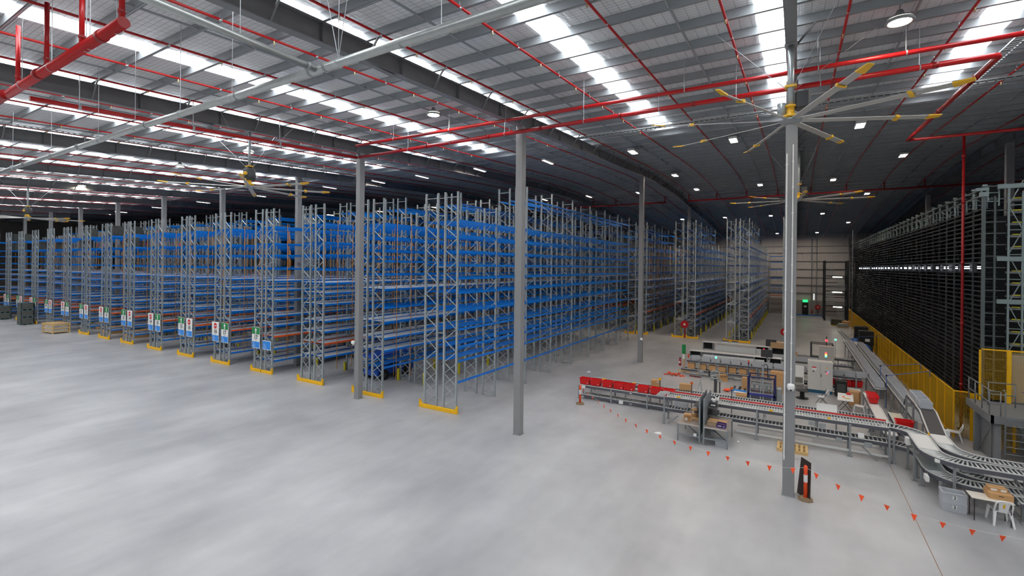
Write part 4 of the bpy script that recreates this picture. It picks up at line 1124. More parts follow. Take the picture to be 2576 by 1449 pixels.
# monitors and call lamps
for (x, y, z), l in (((-1.75, 37.55, 2.02), 'nearer of two black screens standing on the packing shelves'), ((-1.65, 41.6, 2.2), 'farther of two black screens standing on the packing shelves')):
    t = thing('monitor', l, 'screen', (x, y, z - .36)); MB().box(-.36, -.02, .02, .36, .03, .56).build('screen_panel', dgrey, t, bevel=.01); MB().box(-.05, -.1, 0, .05, .1, .02).build('stand', black, t)
for (x, y, z), m, l in (((-1.95, 37.9, 1.66), ered, 'glowing red call lamp beside the nearer black screen'), ((-1.5, 41.9, 1.8), ered, 'glowing red call lamp above the farther black screen'), ((-1.4, 43.6, 0), ered, 'small red call lamp by the wrapped cartons')):
    t = thing('call_lamp', l, 'signal lamp', (x, y, z)); hl = 1.62 if z == 0 else .42; MB().tube([(0, 0, 0), (0, 0, hl)], .015, 6).build('stem', galv, t); MB().lathe((0, 0, hl), [(.05, 0), (.06, .03), (.055, .1), (.01, .13)], 10).build('lamp', m, t, smooth=True)
for x, y, w in ((-5.2, 37.9, .4), (-4.4, 37.9, .42), ):
    pass
for (x, y, z), l in (((-4.9, 41.8, 1.8), 'small printer on the rear packing shelf, left of two'), ((-4.2, 41.8, 1.8), 'small printer on the rear packing shelf, right of two')):
    t = thing('label_printer', l, 'printer', (x, y, z + .001)); MB().box(-.26, -.2, 0, .26, .2, .16).build('body', white, t, bevel=.02); MB().box(-.24, -.205, .16, .24, .18, .2).build('lid', dgrey, t)
carton('wrapped bundle of cartons at the right end of the rear packing line', (-1.2, 41.85, 1.801), R(3), (1.0, .8, .42), m=mat('wrapped card', (196, 160, 116), .25))
carton('open brown carton under the wrapped bundle', (-.25, 41.9, 1.22), 0, (.7, .4, .34))
carton('open carton on the floor before the front packing line', (-4.38, 35.95, 0), R(20), (.58, .42, .36), open_=True)
# control cabinet
cabm = mat('control cabinet grey', (206, 204, 198), .5, 0, .02, 2)
t = thing('control_cabinet', 'pale grey double door control cabinet on a blue plinth', 'cabinet', (1.33, 36.2, 0))
MB().box(-.67, -.42, .2, .67, .42, 2.0).build('body', cabm, t, bevel=.01); MB().box(-.65, -.4, 0, .65, .4, .2).build('plinth', mat('blue plinth', (24, 84, 112), .5), t)
for s in (-1, 1):
    d = MB().box(.01 if s > 0 else -.66, -.435, .22, .66 if s > 0 else -.01, -.421, 1.97).build('door', cabm, t)
    if s > 0:
        MB().box(.03, -.46, 1.05, .06, -.436, 1.25).build('handle', black, d)
        for x, z, m in ((.28, 1.42, black), (.35, 1.42, black), (.42, 1.42, emitm('blue pilot lamp', (120, 120, 255), 3)), (.36, 1.32, ered), (.35, 1.24, yellow)): MB().cyl((x, -.45, z - .02), .02, .04, 8).build('pilot_lamp', m, d)
        MB().prism([(.29, 1.62), (.41, 1.62), (.35, 1.72)], -.438, -.436, 'y').build('warning_label', yellow, d)
    else:
        MB().box(-.45, -.439, 1.46, -.2, -.436, 1.68).build('danger_sign', white, d); MB().box(-.44, -.442, 1.6, -.21, -.439, 1.67).build('red_sign_band', sred, d); MB().box(-.4, -.46, 1.34, -.33, -.436, 1.41).build('main_switch', black, d)
t = thing('stack_light', 'red amber green stack light behind the control cabinet', 'signal lamp', (1.75, 38.6, 0))
MB().tube([(0, 0, 0), (0, 0, 1.9)], .02, 6).build('pole', galv, t)
for k, m in enumerate((egreen, eamber, ered)): MB().cyl((0, 0, 1.9 + .11 * k), .055, .1, 10).build('light', m, t)
t = thing('equipment_case', 'white open equipment case with wiring right of the nearest column', 'cabinet', (.1, 36.1, 0))
MB().box(-.36, -.2, .45, .36, .2, .95).build('lower_case', white, t); MB().box(-.36, -.15, .96, .36, -.1, 1.62).build('raised_lid', white, t); MB().box(-.3, -.212, .5, .3, -.201, .86).build('wiring', mat('wiring tangle', (120, 118, 108), .6, 0, .6, 40), t); legs(t, (-.32, .32), (-.15, .15), .45, w=.05)
t = thing('cable_drum', 'black cable drum standing on the floor below the control cabinet', 'cable drum', (.35, 33.85, 0))
MB().cyl((0, 0, 0), .34, .03, 24).build('lower_flange', black, t); MB().cyl((0, 0, .03), .12, .42, 16).build('core', black, t); MB().cyl((0, 0, .45), .34, .03, 24).build('upper_flange', black, t)
t = thing('server_case', 'black rack case on the floor right of the control cabinet', 'cabinet', (2.42, 35.9, 0)); MB().box(-.3, -.35, 0, .3, .35, .95).build('case', black, t); MB().box(-.22, -.36, .2, .22, -.351, .8).build('front_grille', mat('case grille', (70, 72, 70), .5, 0, .5, 30), t)
t = thing('printer_box', 'white wide printer box on the floor under red tubs', 'printer', (3.05, 36.05, 0)); MB().box(-.38, -.25, .08, .38, .25, .48).build('body', white, t); MB().box(-.3, -.26, .22, .3, -.251, .34).build('slot', dark_in, t); MB().box(-.08, -.256, .4, .08, -.251, .45).build('blue_badge', sblue, t); legs(t, (-.34, .34), (-.2, .2), .08, w=.05, foot=False)
# folding chair and small white table
t = thing('folding_chair', 'white folding chair with dark legs by the control cabinet', 'chair', (1.32, 33.0, 0), R(-70)); 
MB().box(-.2, -.2, .43, .2, .2, .46).build('seat', plast, t, bevel=.01); MB().hexa([(-.2, .26, .58), (.2, .26, .58), (.2, .33, .86), (-.2, .33, .86), (-.2, .28, .58), (.2, .28, .58), (.2, .35, .86), (-.2, .35, .86)]).build('backrest', plast, t)
for x in (-.19, .19):
    MB().tube([(x, -.25, 0), (x, .34, .86)], .012, 6).build('leg', tleg, t); MB().tube([(x, .3, 0), (x, -.12, .44)], .012, 6).build('leg', tleg, t)
t = thing('folding_table', 'white folding table covered with papers and tools near the white belt spur', 'table', (2.4, 32.4, 0), R(-4))
MB().box(-.36, -.9, .7, .36, .9, .73).build('tabletop', plast, t)
for y in (-.6, .6):
    MB().tube([(-.3, y, 0), (.22, y, .7)], .014, 6).build('leg', tleg, t); MB().tube([(.3, y, 0), (-.22, y, .7)], .014, 6).build('leg', tleg, t)
for (x, y, s, m, l, n) in ((2.3, 32.9, (.3, .22, .06), white, 'white tray on the white folding table', 'tray'), (2.6, 33.1, (.2, .2, .1), sred, 'small red box on the white folding table', 'small_box'), (2.45, 31.95, (.24, .08, .05), mat('tool yellow', (226, 202, 130)), 'yellow handled tool on the white folding table', 'hand_tool'), (2.3, 32.3, (.1, .1, .04), orgm, 'orange tape roll on the white folding table', 'tape_roll')):
    o = MB().cbox(0, 0, s[2] / 2, *s).build(n, m, None, loc=(x, y, .731), bevel=.006); tag(o, l, n.replace('_', ' '))
carton('tall brown carton on the floor behind the white folding table', (2.95, 33.9, 0), R(-15), (.5, .5, .8))
# box erector machine with navy frame
navy = mat('navy machine paint', (34, 40, 92), .45); glassy = mat('machine glazing', (150, 160, 162), .15, 0, alpha=.18)
t = thing('box_erector', 'navy framed carton erecting machine behind the long conveyor', 'machine', (-1.72, 31.7, 0))
for x in (-.68, .68):
    for y in (-.5, .6): MB().box(x - .05, y - .05, 0, x + .05, y + .05, 1.52).build('corner_post', navy, t)
for z in (.55, 1.47):
    for y in (-.5, .6): MB().box(-.63, y - .03, z, .63, y + .03, z + .06).build('cross_bar', navy if z > 1 else galvd, t)
    for x in (-.68, .68): MB().box(x - .03, -.45, z, x + .03, .55, z + .06).build('side_bar', navy, t)
for x in (-.56, -.04, .1, .56): MB().box(x - .02, -.54, .0, x + .02, -.5, 1.45).build('aluminium_post', galv, t)
MB().box(-.66, -.4, .2, .66, .5, .52).build('machine_bed', mat('machine bed dark', (60, 38, 44), .5), t); MB().box(-.68, -.53, .02, .68, -.51, .5).build('lower_guard', glassy, t); MB().box(-.72, -.55, .42, .72, -.52, .56).build('blue_skirt', mat('machine blue', (60, 60, 140), .5), t)
for x in (-.4, -.1, .25, .5): MB().cyl((x, .05, .62), .07, .3, 10).build('suction_head', galv, t)
MB().box(-.5, -.05, .95, .5, .1, 1.05).build('head_beam', galv, t); MB().box(.0, .0, 1.05, .1, .1, 2.1).build('mast', galv, t)
MB().tube([(.08, .05, 1.3), (.09, .05, 2.1), (.13, .05, 2.2), (.2, .05, 2.22), (.27, .05, 2.18), (.3, .05, 2.1), (.3, .05, 1.3)], .02, 6).build('cable_hose', black, t)
MB().box(.76, -.3, .05, 1.05, .3, .95).build('motor_housing', galvd, t, bevel=.05)
t = thing('stack_light', 'dark stack light on the left of the carton erecting machine', 'signal lamp', (-2.5, 32.6, 0)); MB().tube([(0, 0, 0), (0, 0, 1.95)], .018, 6).build('pole', dgrey, t)
for k, m in enumerate((navy, sred, amber)): MB().cyl((0, 0, 1.95 + .09 * k), .045, .08, 10).build('light', m, t)
for (x, y, z, s, l) in ((-.85, 34.6, 0, (.9, .7, .5), 'lowest carton of the stack right of the carton erecting machine'), (-.85, 34.6, .501, (.85, .7, .45), 'middle carton of the stack right of the carton erecting machine'), (-.9, 34.7, .952, (.95, .75, .35), 'top carton of the stack right of the carton erecting machine'), (-2.75, 34.4, 0, (.5, .5, .75), 'upright carton left of the carton erecting machine'), (-2.85, 32.3, 0, (.6, .7, .12), 'flat carton on the floor left of the carton erecting machine')):
    carton(l, (x, y, z), R(random.uniform(-5, 5)), s)
# tape applicator
t = thing('label_applicator', 'label applicator with a big steel reel on a stand', 'machine', (-4.35, 32.35, 0))
MB().box(-.08, -.08, 0, .08, .08, .95).build('stand', dgrey, t); MB().box(.22, -.03, 0, .28, .03, .7).build('stand', dgrey, t); MB().box(-.3, -.06, .72, .36, .06, .84).build('arm', galv, t)
b = MB(); b.tube([(.26 * math.cos(q * math.pi / 10), -.1, 1.15 + .26 * math.sin(q * math.pi / 10)) for q in range(20)], .03, 6, closed=True); 
for q in range(5): b.bar((0, -.1, 1.15), (.25 * math.cos(q * 1.2566), -.1, 1.15 + .25 * math.sin(q * 1.2566)), .05, .03)
b.tube([(0, -.14, 1.15), (0, -.02, 1.15)], .07, 10); b.build('reel', galv, t)
MB().box(-.42, -.05, .95, -.32, .05, 1.35).build('side_bracket', dgrey, t); MB().tube([(0, .05, .9), (0, .05, 2.15)], .012, 6).build('lamp_pole', galv, t); MB().lathe((0, .05, 2.15), [(.04, 0), (.055, .03), (.05, .1), (.01, .13)], 10).build('green_lamp', egreen, t, smooth=True)
# tripod with scanner
t = thing('camera_tripod', 'slim grey scanner stand behind the long conveyor', 'stand', (-4.9, 30.2, 0))
for a, c in (((-.28, 0, 0), (0, 0, 1.1)), ((.16, .1, 0), (0, 0, 1.1)), ((.12, -.2, 0), (0, 0, 1.1)), ((0, 0, 1.1), (.05, 0, 1.62))): MB().tube([a, c], .018, 6).build('leg', galv, t)
MB().box(-.1, -.06, 1.6, .16, .06, 1.72).build('head', galv, t)
# hand tools and rolls on the floor
t = thing('wrap_roll', 'blue wrapped roll on the floor left of the carton erecting machine', 'roll', (-3.1, 33.3, 0), R(-8)); MB().tube([(-.45, 0, .08), (.45, 0, .08)], .08, 12).build('roll', sblue, t)
t = thing('wrap_roll', 'white wrapped roll on the floor before the blue roll', 'roll', (-2.95, 32.9, 0), R(-10)); MB().tube([(-.4, 0, .07), (.4, 0, .07)], .07, 12).build('roll', plast, t)
pm = mat('dark pallet plank', (60, 56, 54), .7)
t = thing('plank_grate', 'row of dark slats on the floor behind the blue roll', 'pallet', (-2.9, 34.1, 0))
for q in range(4): MB().box(-.6 + .32 * q, -.4, 0, -.5 + .32 * q, .5, .08).build('slat', pm, t)
t = thing('hand_truck', 'orange hand pallet truck lying left of the blue roll', 'pallet truck', (-3.85, 33.2, 0), R(-6)); MB().box(-.1, -.25, .04, .25, .25, .12).build('body', orgm, t, bevel=.02); MB().cyl((.1, -.12, 0), .07, .05, 10).build('wheel', black, t)
t = thing('safety_net', 'heap of orange barrier mesh lying on the floor', 'barrier mesh', (-7.55, 35.7, 0)); b = MB(); random.seed(5)
prev = [(-.75, -.1, .02)]
for q in range(26): prev.append((-.7 + q * .055, random.uniform(-.22, .22), random.uniform(.03, .22) if 3 < q < 20 else .03))
b.tube(prev, [.03 + .05 * random.random() for _ in prev], 7); b.build('mesh_heap', orgm, t, smooth=True)
t = thing('push_broom', 'dark red push broom standing before the front packing line', 'broom', (-6.2, 36.1, 0), R(-6)); MB().box(-.42, -.04, 0, .42, .04, .07).build('brush_head', mat('broom bristle', (112, 40, 40), .8), t); MB().tube([(.1, 0, .07), (.12, .35, .9)], .014, 6).build('handle', wood, t)
# fire point
t = thing('fire_point_stand', 'timber fire point post with a green sign plate', 'stand', (-7.3, 37.6, 0)); MB().box(-.05, -.05, .06, .05, .05, 1.9).build('post', wood, t); MB().box(-.45, -.06, 0, .45, .06, .06).build('base_board', wood, t); MB().box(-.06, -.5, 0, .06, .5, .055).build('base_board', wood, t)
MB().box(-.14, -.075, 1.35, .14, -.055, 2.05).build('green_plate', sgreen, t); MB().box(-.1, -.075, .95, .06, -.055, 1.3).build('white_plate', white, t)
t = thing('fire_extinguisher', 'red fire extinguisher hung on the timber fire point post', 'fire extinguisher', (-7.55, 37.42, .45)); MB().lathe((0, 0, 0), [(.08, 0), (.085, .02), (.085, .42), (.05, .5), (.03, .54)], 14).build('cylinder', redp, t, smooth=True); MB().box(-.05, -.02, .54, .09, .02, .6).build('handle', black, t); MB().box(-.05, -.089, .2, .05, -.086, .34).build('label', white, t)
delineator('orange delineator post standing at the left end of the front packing line', -7.15, 38.6, 1.2)
t = thing('hose_reel', 'round red hose reel on a red post between the far rack feet', 'hose reel', (-10.7, 55.45, 0)); MB().tube([(0, 0, 0), (0, 0, 1.5)], .05, 8).build('post', redp, t); MB().tube([(0, -.25, 1.55), (0, -.1, 1.55)], .42, 20).build('drum', redp, t, smooth=True); MB().tube([(0, -.27, 1.55), (0, -.251, 1.55)], .12, 14).build('hub', white, t)
t = thing('hose_reel', 'red and white hose reel at the foot of the narrow far rack', 'hose reel', (-1.0, 55.2, 0)); MB().tube([(0, 0, 0), (0, 0, 1.4)], .05, 8).build('post', redp, t); MB().tube([(0, -.25, 1.5), (0, -.1, 1.5)], .38, 20).build('drum', redp, t, smooth=True); MB().tube([(0, -.27, 1.5), (0, -.251, 1.5)], .14, 14).build('hub', white, t)
# second machine further back
t = thing('case_sealer', 'grey cased sealing machine with dark frame and small conveyors, beyond the control cabinet', 'machine', (1.55, 44.8, 0))
MB().box(.0, -.5, .5, 1.0, .1, 1.85).build('control_box', cabm, t, bevel=.01)
for x in (-.5, .95):
    for y in (0, .9): MB().box(x - .05, y - .05, 0, x + .05, y + .05, 1.95).build('post', dgrey, t)
MB().box(-.5, .0, 1.9, .95, .06, 1.96).build('top_bar', dgrey, t); MB().box(-.5, .84, 1.9, .95, .9, 1.96).build('top_bar', dgrey, t); MB().box(-.45, .1, .5, .9, .8, .9).build('machine_body', dgrey, t)
conveyor_deck(t, [(-1.9, .45, .85), (-.55, .45, .85)], .5); conveyor_deck(t, [(1.05, .45, .85), (2.4, .45, .85)], .5); legs(t, (-1.8, 1.3, 2.3), (.2, .7), .75, w=.05)
t = thing('call_lamp', 'red lamp on a mast above the sealing machine', 'signal lamp', (2.05, 44.6, 0)); MB().tube([(0, 0, 1.86), (0, 0, 2.6)], .03, 6).build('stem', dgrey, t); MB().lathe((0, 0, 2.2), [(.05, 0), (.09, .03), (.09, .12), (.05, .15)], 10).build('lamp', ered, t)
t = thing('call_lamp', 'green lamp on a thin pole right of the sealing machine', 'signal lamp', (2.75, 46.5, 0)); MB().tube([(0, 0, 0), (0, 0, 2.1)], .015, 6).build('stem', galv, t); MB().lathe((0, 0, 2.1), [(.05, 0), (.07, .03), (.065, .1), (.01, .13)], 10).build('lamp', egreen, t)
# ------------------------------------------------------------------ yellow mesh fence
meshm = mat('yellow mesh wire', (206, 160, 10), .5)
def mesh_panel(b, p, q, z0, z1, step, r=.004):
    p, q = Vector(p), Vector(q); L = (q - p).length; n = max(1, int(L / step)); d = (q - p) / n
    up = Vector((0, 0, 1)); w = d.normalized() * r; nn = d.normalized().cross(up) * r
    for i in range(n + 1):
        a = p + d * i; b.hexa([a - w - nn + up * z0, a + w - nn + up * z0, a + w + nn + up * z0, a - w + nn + up * z0, a - w - nn + up * z1, a + w - nn + up * z1, a + w + nn + up * z1, a - w + nn + up * z1])
    m = int((z1 - z0) / step)
    for i in range(m + 1):
        z = z0 + (z1 - z0) * i / m; b.hexa([p - nn + up * (z - r), q - nn + up * (z - r), q + nn + up * (z - r), p + nn + up * (z - r), p - nn + up * (z + r), q - nn + up * (z + r), q + nn + up * (z + r), p + nn + up * (z + r)])
t = thing('mesh_fence', 'long yellow mesh safety fence running along the dark storage block to the far wall', 'fence', (0, 0, 0))
FX = 6.4
ys = [29.9 + 1.5 * k for k in range(36)]
for i, (a, c) in enumerate(zip(ys[:-1], ys[1:])):
    b = MB(); mesh_panel(b, (FX, a, 0), (FX, c, 0), .15, 2.2, .06 if a < 45 else .12, .006 if a < 45 else .012); b.build('mesh_panel', meshm, t)
    MB().box(FX - .03, a - .03, 0, FX + .03, a + .03, 2.25).build('post', yellow, t)
b = MB().box(FX - .02, 29.9, 2.2, FX + .02, ys[-1], 2.25); b.box(FX - .02, 29.9, .12, FX + .02, ys[-1], .16); b.build('top_rail', yellow, t)
b = MB(); mesh_panel(b, (FX, 29.85, 0), (6.95, 29.85, 0), .15, 2.2, .05, .005); b.build('mesh_panel', meshm, t)
MB().box(6.95, 29.8, 0, 7.2, 29.86, 2.2).build('end_plate', yellow, t); MB().box(FX, 29.83, 2.2, 6.95, 29.87, 2.25).build('end_rail', yellow, t)
# blue air lines
airb = mat('blue air line', (70, 110, 190), .4)
for y, z, l in ((34.1, 1.85, 'nearest blue air line from a thin post to the yellow fence'), (36.4, 2.0, 'second blue air line from a thin post to the yellow fence'), (50, 2.1, 'farthest blue air line crossing to the yellow fence')):
    t = thing('air_line', l, 'pipe', (0, 0, 0)); xp = 4.43 if y < 50 else 4.5
    MB().tube([(xp, y, 0), (xp, y, z), (xp + .04, y, z + .02), (FX - .09, y, 2.34)], .018 if y < 40 else .014, 6).build('pipe', airb, t)
    MB().box(xp - .04, y - .04, z - .03, xp + .04, y + .04, z + .05).build('corner_fitting', black, t)
    MB().tube([(FX - .09, y, 2.34), (FX - .09, y, 2.02)], .018, 6).build('drop_pipe', airb, t)
# ------------------------------------------------------------------ automated storage block
srs = mat('storage rack steel', (96, 104, 104), .45, .35, .08, 2); srd = mat('storage rack dark rail', (50, 53, 56), .5, .3); srk = mat('storage block painted shade', (16, 17, 18), .8)
srl = mat('bright storage steel', (142, 156, 154), .4, .4); sry = mat('shuttle yellow', (214, 206, 50), .5)
AX, AY0, AY1, AH = 7.5, 30.3, 93.5, 11.6
t = thing('storage_block', 'huge dark automated storage rack filling the right side behind the fence', 'storage rack', (AX, AY0, 0))
L = AY1 - AY0
MB().box(.55, 3.2, 0, 9, L, AH - .9).build('interior_shade_block', srk, t)  # near-black solid block, stands in for the shade deep inside the racking
for k in range(40):
    y = k * 1.62
    if y > L: break
    b = MB(); b.box(-.03, y - .04, 0, .03, y + .04, AH - .7)
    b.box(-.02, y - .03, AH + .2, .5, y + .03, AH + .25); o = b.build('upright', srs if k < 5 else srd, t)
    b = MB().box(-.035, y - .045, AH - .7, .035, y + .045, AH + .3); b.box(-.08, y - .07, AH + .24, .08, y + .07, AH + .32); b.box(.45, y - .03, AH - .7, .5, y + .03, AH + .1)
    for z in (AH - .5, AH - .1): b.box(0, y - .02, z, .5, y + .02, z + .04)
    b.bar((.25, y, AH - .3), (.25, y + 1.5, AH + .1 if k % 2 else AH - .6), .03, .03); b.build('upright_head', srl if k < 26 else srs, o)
nl = 46
for k in range(nl):
    z = .5 + k * (AH - 1.3) / (nl - 1)
    b = MB(); b.box(-.06, 0, z - .025, -.02, L, z + .03); b.box(.1, .1, z - .01, .5, L, z + .01); b.build('shelf_rail', srd, t)
b = MB()
for z in (AH - .15, AH + .15): b.box(-.05, 0, z - .03, .0, L, z + .03)
b.build('top_rail', srs, t)
lpan = mat('storage tray steel', (104, 108, 112), .35, .5)
b = MB()
for z in (AH - .95, 4.1, 3.3): b.box(.05, 2, z, .5, L, z + .02)
b.build('tray_row', lpan, t)
b = MB(); random.seed(3)
for k in range(12):
    y = 2 + k * 4.9; s = 1 if k % 2 else -1
    for z0, z1 in ((1.2, 5.6), (5.6, 10)): b.bar((-.08, y, z0), (-.08, y + 2.6, z1), .012, .03); b.bar((-.08, y + 2.6, z0), (-.08, y, z1), .012, .03)
b.build('cross_braces', srd, t)
lit = emitm('aisle lamp', (235, 240, 255), 9)
for k in range(26):
    y = 2.0 + k * 1.62 * 1.3 + random.uniform(-.2, .2)
    MB().box(.36, y, 7.98, .44, y + random.uniform(.35, .8), 8.12).build('aisle_lamp', lit, t)
# end frame facing the camera
for x, z, m in ((-.02, AH, srl), (.34, AH - .25, srs), (.72, AH + .2, srl), (1.18, AH - .1, srl), (1.75, AH, srl), (2.4, AH, srl)):
    MB().box(x - .034, -.34 if x > .5 else -.06, 0, x + .034, -.27 if x > .5 else .01, z).build('end_upright', m, t)
b = MB()
for k in range(10):
    z = .8 + 1.12 * k; a, c = (.72, 1.18) if k % 2 else (1.18, .72)
    b.bar((a, -.3, z), (c, -.3, z + 1.1), .03, .035); b.bar((1.18 if k % 2 else 1.75, -.3, z), (1.75 if k % 2 else 1.18, -.3, z + 1.1), .03, .035); b.bar((.72, -.3, z), (2.4, -.3, z), .03, .035)
b.build('end_bracing', srl, t)
for z in (8.45, 6.5, AH + .15): MB().box(.35, -.36, z - .1, 2.5, -.26, z + .1).build('end_beam', srl, t)
for k in range(15):
    z = 3.3 + .56 * k; MB().box(.95, .3, z, 2.3, .9, z + .1).build('shuttle', galvd, t); MB().box(1.0, .24, z + .1, 1.5, .3, z + .15).build('shuttle_arm', sry, t)
b = MB()
for k in range(21): z = .6 + .53 * k; b.box(-.02, -.02, z, .72, .02, z + .05)
b.build('end_rungs', srs, t)
# lift mast
t = thing('lift_mast', 'pale lift mast with a bracket head at the near corner of the storage block', 'mast', (7.33, 29.75, 0)); MB().box(-.06, -.06, 2.02, .06, .06, 11.75).build('mast', srs, t)
b = MB().box(-.14, -.1, 11.3, .14, .1, 11.5); b.box(-.26, -.08, 11.56, .16, .08, 11.7); b.box(-.1, -.06, 11.5, .1, .06, 11.56); b.box(.1, -.05, 11.1, .16, .05, 11.56); b.build('bracket_head', srl, t)
# ------------------------------------------------------------------ platform with ladder
pgr = mat('platform grey paint', (126, 128, 130), .5, .1, .05, 2)
t = thing('service_platform', 'grey steel service platform with handrails in front of the storage block', 'platform', (0, 0, 0))
MB().box(6.85, 26.6, 1.86, 11, 29.6, 1.99).build('deck', pgr, t)
b = MB().box(6.8, 26.5, 1.7, 11, 26.62, 2.02); b.box(6.78, 26.5, 1.7, 6.9, 29.7, 2.02); b.build('edge_beam', pgr, t)
for x, y in ((6.85, 28.4), (7.05, 26.75), (9.5, 26.75)): MB().box(x - .1, y - .1, 0, x + .1, y + .1, 1.7).build('leg', pgr, t)
MB().box(6.95, 27.0, .1, 7.0, 28.3, 1.66).build('side_panel', pgr, t)
MB().bar((6.86, 28.3, .1), (6.98, 26.9, 1.66), .02, .04).build('tie_brace', pgr, t)
b = MB()
for z in (2.5, 3.0): b.tube([(6.83, 29.6, z), (6.83, 27.0, z), (6.83, 26.56, z - (0.0)), (7.1, 26.56, z)], .022, 8)
for y in (29.5, 28.6, 27.7, 26.8): b.tube([(6.83, y, 2.0), (6.83, y, 3.0)], .022, 8)
b.tube([(7.1, 26.56, 2.0), (7.1, 26.56, 3.0)], .022, 8)
b.build('handrail', pgr, t, smooth=True)
b = MB()
for z in (2.5, 3.0): b.tube([(7.85, 26.56, z), (8.1, 26.56, z), (11, 26.56, z)], .022, 8)
for x in (7.85, 8.8, 9.8): b.tube([(x, 26.56, 2.0), (x, 26.56, 3.0)], .022, 8)
b.build('handrail', pgr, t, smooth=True)
b = MB()
for z in (2.5, 3.0): b.tube([(7.25, 28.6, z), (8.1, 28.6, z)], .022, 8)
for x in (7.25, 8.1): b.tube([(x, 28.6, 2.0), (x, 28.6, 3.0)], .022, 8)
b.build('gate_rail', pgr, t, smooth=True)
t = thing('access_ladder', 'grey vertical ladder fixed to the front of the service platform', 'ladder', (7.48, 26.4, 0))
for x in (-.28, .28):
    b = MB().tube([(x, 0, 0), (x, 0, 3.0), (x, .15, 3.08), (x, .3, 3.05)], .026, 8); b.build('stile', pgr, t, smooth=True)
for k in range(7): MB().tube([(-.28, 0, .3 + .28 * k), (.28, 0, .3 + .28 * k)], .015, 8).build('rung', pgr, t)
t = thing('platform_screen', 'bright yellow mesh screen standing on the service platform', 'fence', (0, 0, 0))
b = MB(); mesh_panel(b, (7.2, 29.45, 0), (8.1, 29.45, 0), 2.1, 4.3, .05, .004); b.build('mesh_panel', meshm, t)
b = MB(); mesh_panel(b, (8.18, 29.45, 0), (10.4, 29.45, 0), 2.1, 4.3, .05, .004); b.build('mesh_panel', meshm, t)
b = MB().box(7.15, 29.42, 2.0, 7.22, 29.48, 4.36); b.build('post', yellow, t); MB().box(8.05, 29.4, 2.0, 8.2, 29.48, 4.34).build('post', yellow, t); MB().box(7.15, 29.42, 4.3, 10.4, 29.48, 4.36).build('top_rail', yellow, t)
t = thing('control_cabinet', 'pale grey cabinet behind the yellow platform screen', 'cabinet', (8.9, 29.85, 2.0)); MB().box(-.6, -.12, 0, .5, .15, 2.1).build('body', cabm, t); MB().box(-.55, -.13, .1, .45, -.121, 2.0).build('door', cabm, t)
t = thing('mesh_gate', 'yellow mesh gate under the service platform', 'fence', (0, 0, 0)); b = MB(); mesh_panel(b, (7.3, 28.9, 0), (8.3, 28.9, 0), .1, 1.6, .05, .005); b.build('mesh_panel', meshm, t); MB().box(7.7, 28.87, 0, 7.76, 28.93, 1.66).build('post', yellow, t); MB().box(8.1, 28.87, 0, 8.2, 28.93, 1.66).build('post', yellow, t); MB().box(7.25, 28.87, 0, 7.32, 28.93, 1.66).build('post', yellow, t)
# compressors and tanks by the fence
bluep = mat('blue tank paint', (40, 92, 160), .35)
for (x, y, l) in ((5.55, 58.5, 'farther black compressor housing by the yellow fence'), (5.55, 54.6, 'nearer black compressor housing by the yellow fence')):
    t = thing('compressor', l, 'compressor', (x, y, 0)); MB().box(-.55, -.5, .9, .55, .5, 2.2).build('housing', black, t, bevel=.03); MB().box(-.1, -.512, 1.25, .25, -.501, 1.5).build('label_plate', white, t)
    for q in (-.45, .45): MB().box(q - .05, -.4, 0, q + .05, .4, .9).build('leg', dgrey, t)
for (x, y, l) in ((5.0, 57.4, 'farther blue round tank'), (5.3, 53.3, 'nearer blue round tank')):
    t = thing('blue_tank', l + ' before the compressors', 'tank', (x, y, 0)); MB().lathe((0, 0, 0), [(.2, 0), (.42, .12), (.55, .35), (.58, .55), (.55, .75), (.42, .98), (.2, 1.1), (.02, 1.13)], 20).build('tank', bluep, t, smooth=True)
# stair tower at the far wall
t = thing('stair_tower', 'dark steel stair tower with lit landings at the far wall', 'stairs', (3.7, 87.0, 0))
for x in (0, 2.9):
    for y in (0, 3.5): MB().box(x - .12, y - .12, 0, x + .12, y + .12, 9.2).build('post', srd, t)
for k, z in enumerate((2.35, 4.6, 6.9, 9.0)):
    MB().box(-.1, 0, z - .12, 3.0, .5, z).build('landing', srd, t); MB().box(-.1, 2.8, z - 1.2, 3.0, 3.5, z - 1.1).build('landing', srd, t)
    b = MB()
    for q in range(8): b.box(.3 if k % 2 else 1.7, .5 + .28 * q, z - 2.2 + .26 * q, 1.3 if k % 2 else 2.7, .78 + .28 * q, z - 2.12 + .26 * q)
    for q in range(5): b.box(.2, -.03, z + .1 + .2 * q, 2.8, .0, z + .13 + .2 * q)
    b.build('stair_flight', galv, t)
    MB().box(1.0 if k else 1.1, -.08, z - .28, 2.2, -.02, z - .16).build('landing_lamp', emitm('landing lamp', (255, 250, 235), 12), t) if k < 3 else None
# far wall door, exit sign and fire gear
struct(MB().box(.85, YW - .1, 0, 1.75, YW - .06, 2.1).build('door_1', black))
d = bpy.data.objects['door_1']; MB().box(1.1, YW - .12, 1.3, 1.5, YW - .1, 1.6).build('notice', white, d); MB().box(1.2, YW - .125, .8, 1.3, YW - .1, .9).build('push_button', sred, d)
t = thing('exit_sign', 'glowing green running man exit sign over the far door', 'sign', (1.3, YW - .2, 2.2)); MB().box(-.35, -.03, 0, .35, .08, .36).build('case', emitm('exit green', (30, 210, 110), 2.5), t)
b = MB().tube([(-.02, -.04, .27), (.02, -.04, .27)], .035, 8); b.bar((0, -.04, .24), (-.04, -.04, .14), .02, .05); b.bar((-.04, -.04, .14), (.05, -.04, .1), .02, .03); b.bar((.05, -.04, .1), (.05, -.04, .03), .02, .03); b.bar((-.04, -.04, .14), (-.14, -.04, .06), .02, .03); b.bar((.0, -.04, .22), (.1, -.04, .18), .02, .025); b.build('running_figure', white, t)
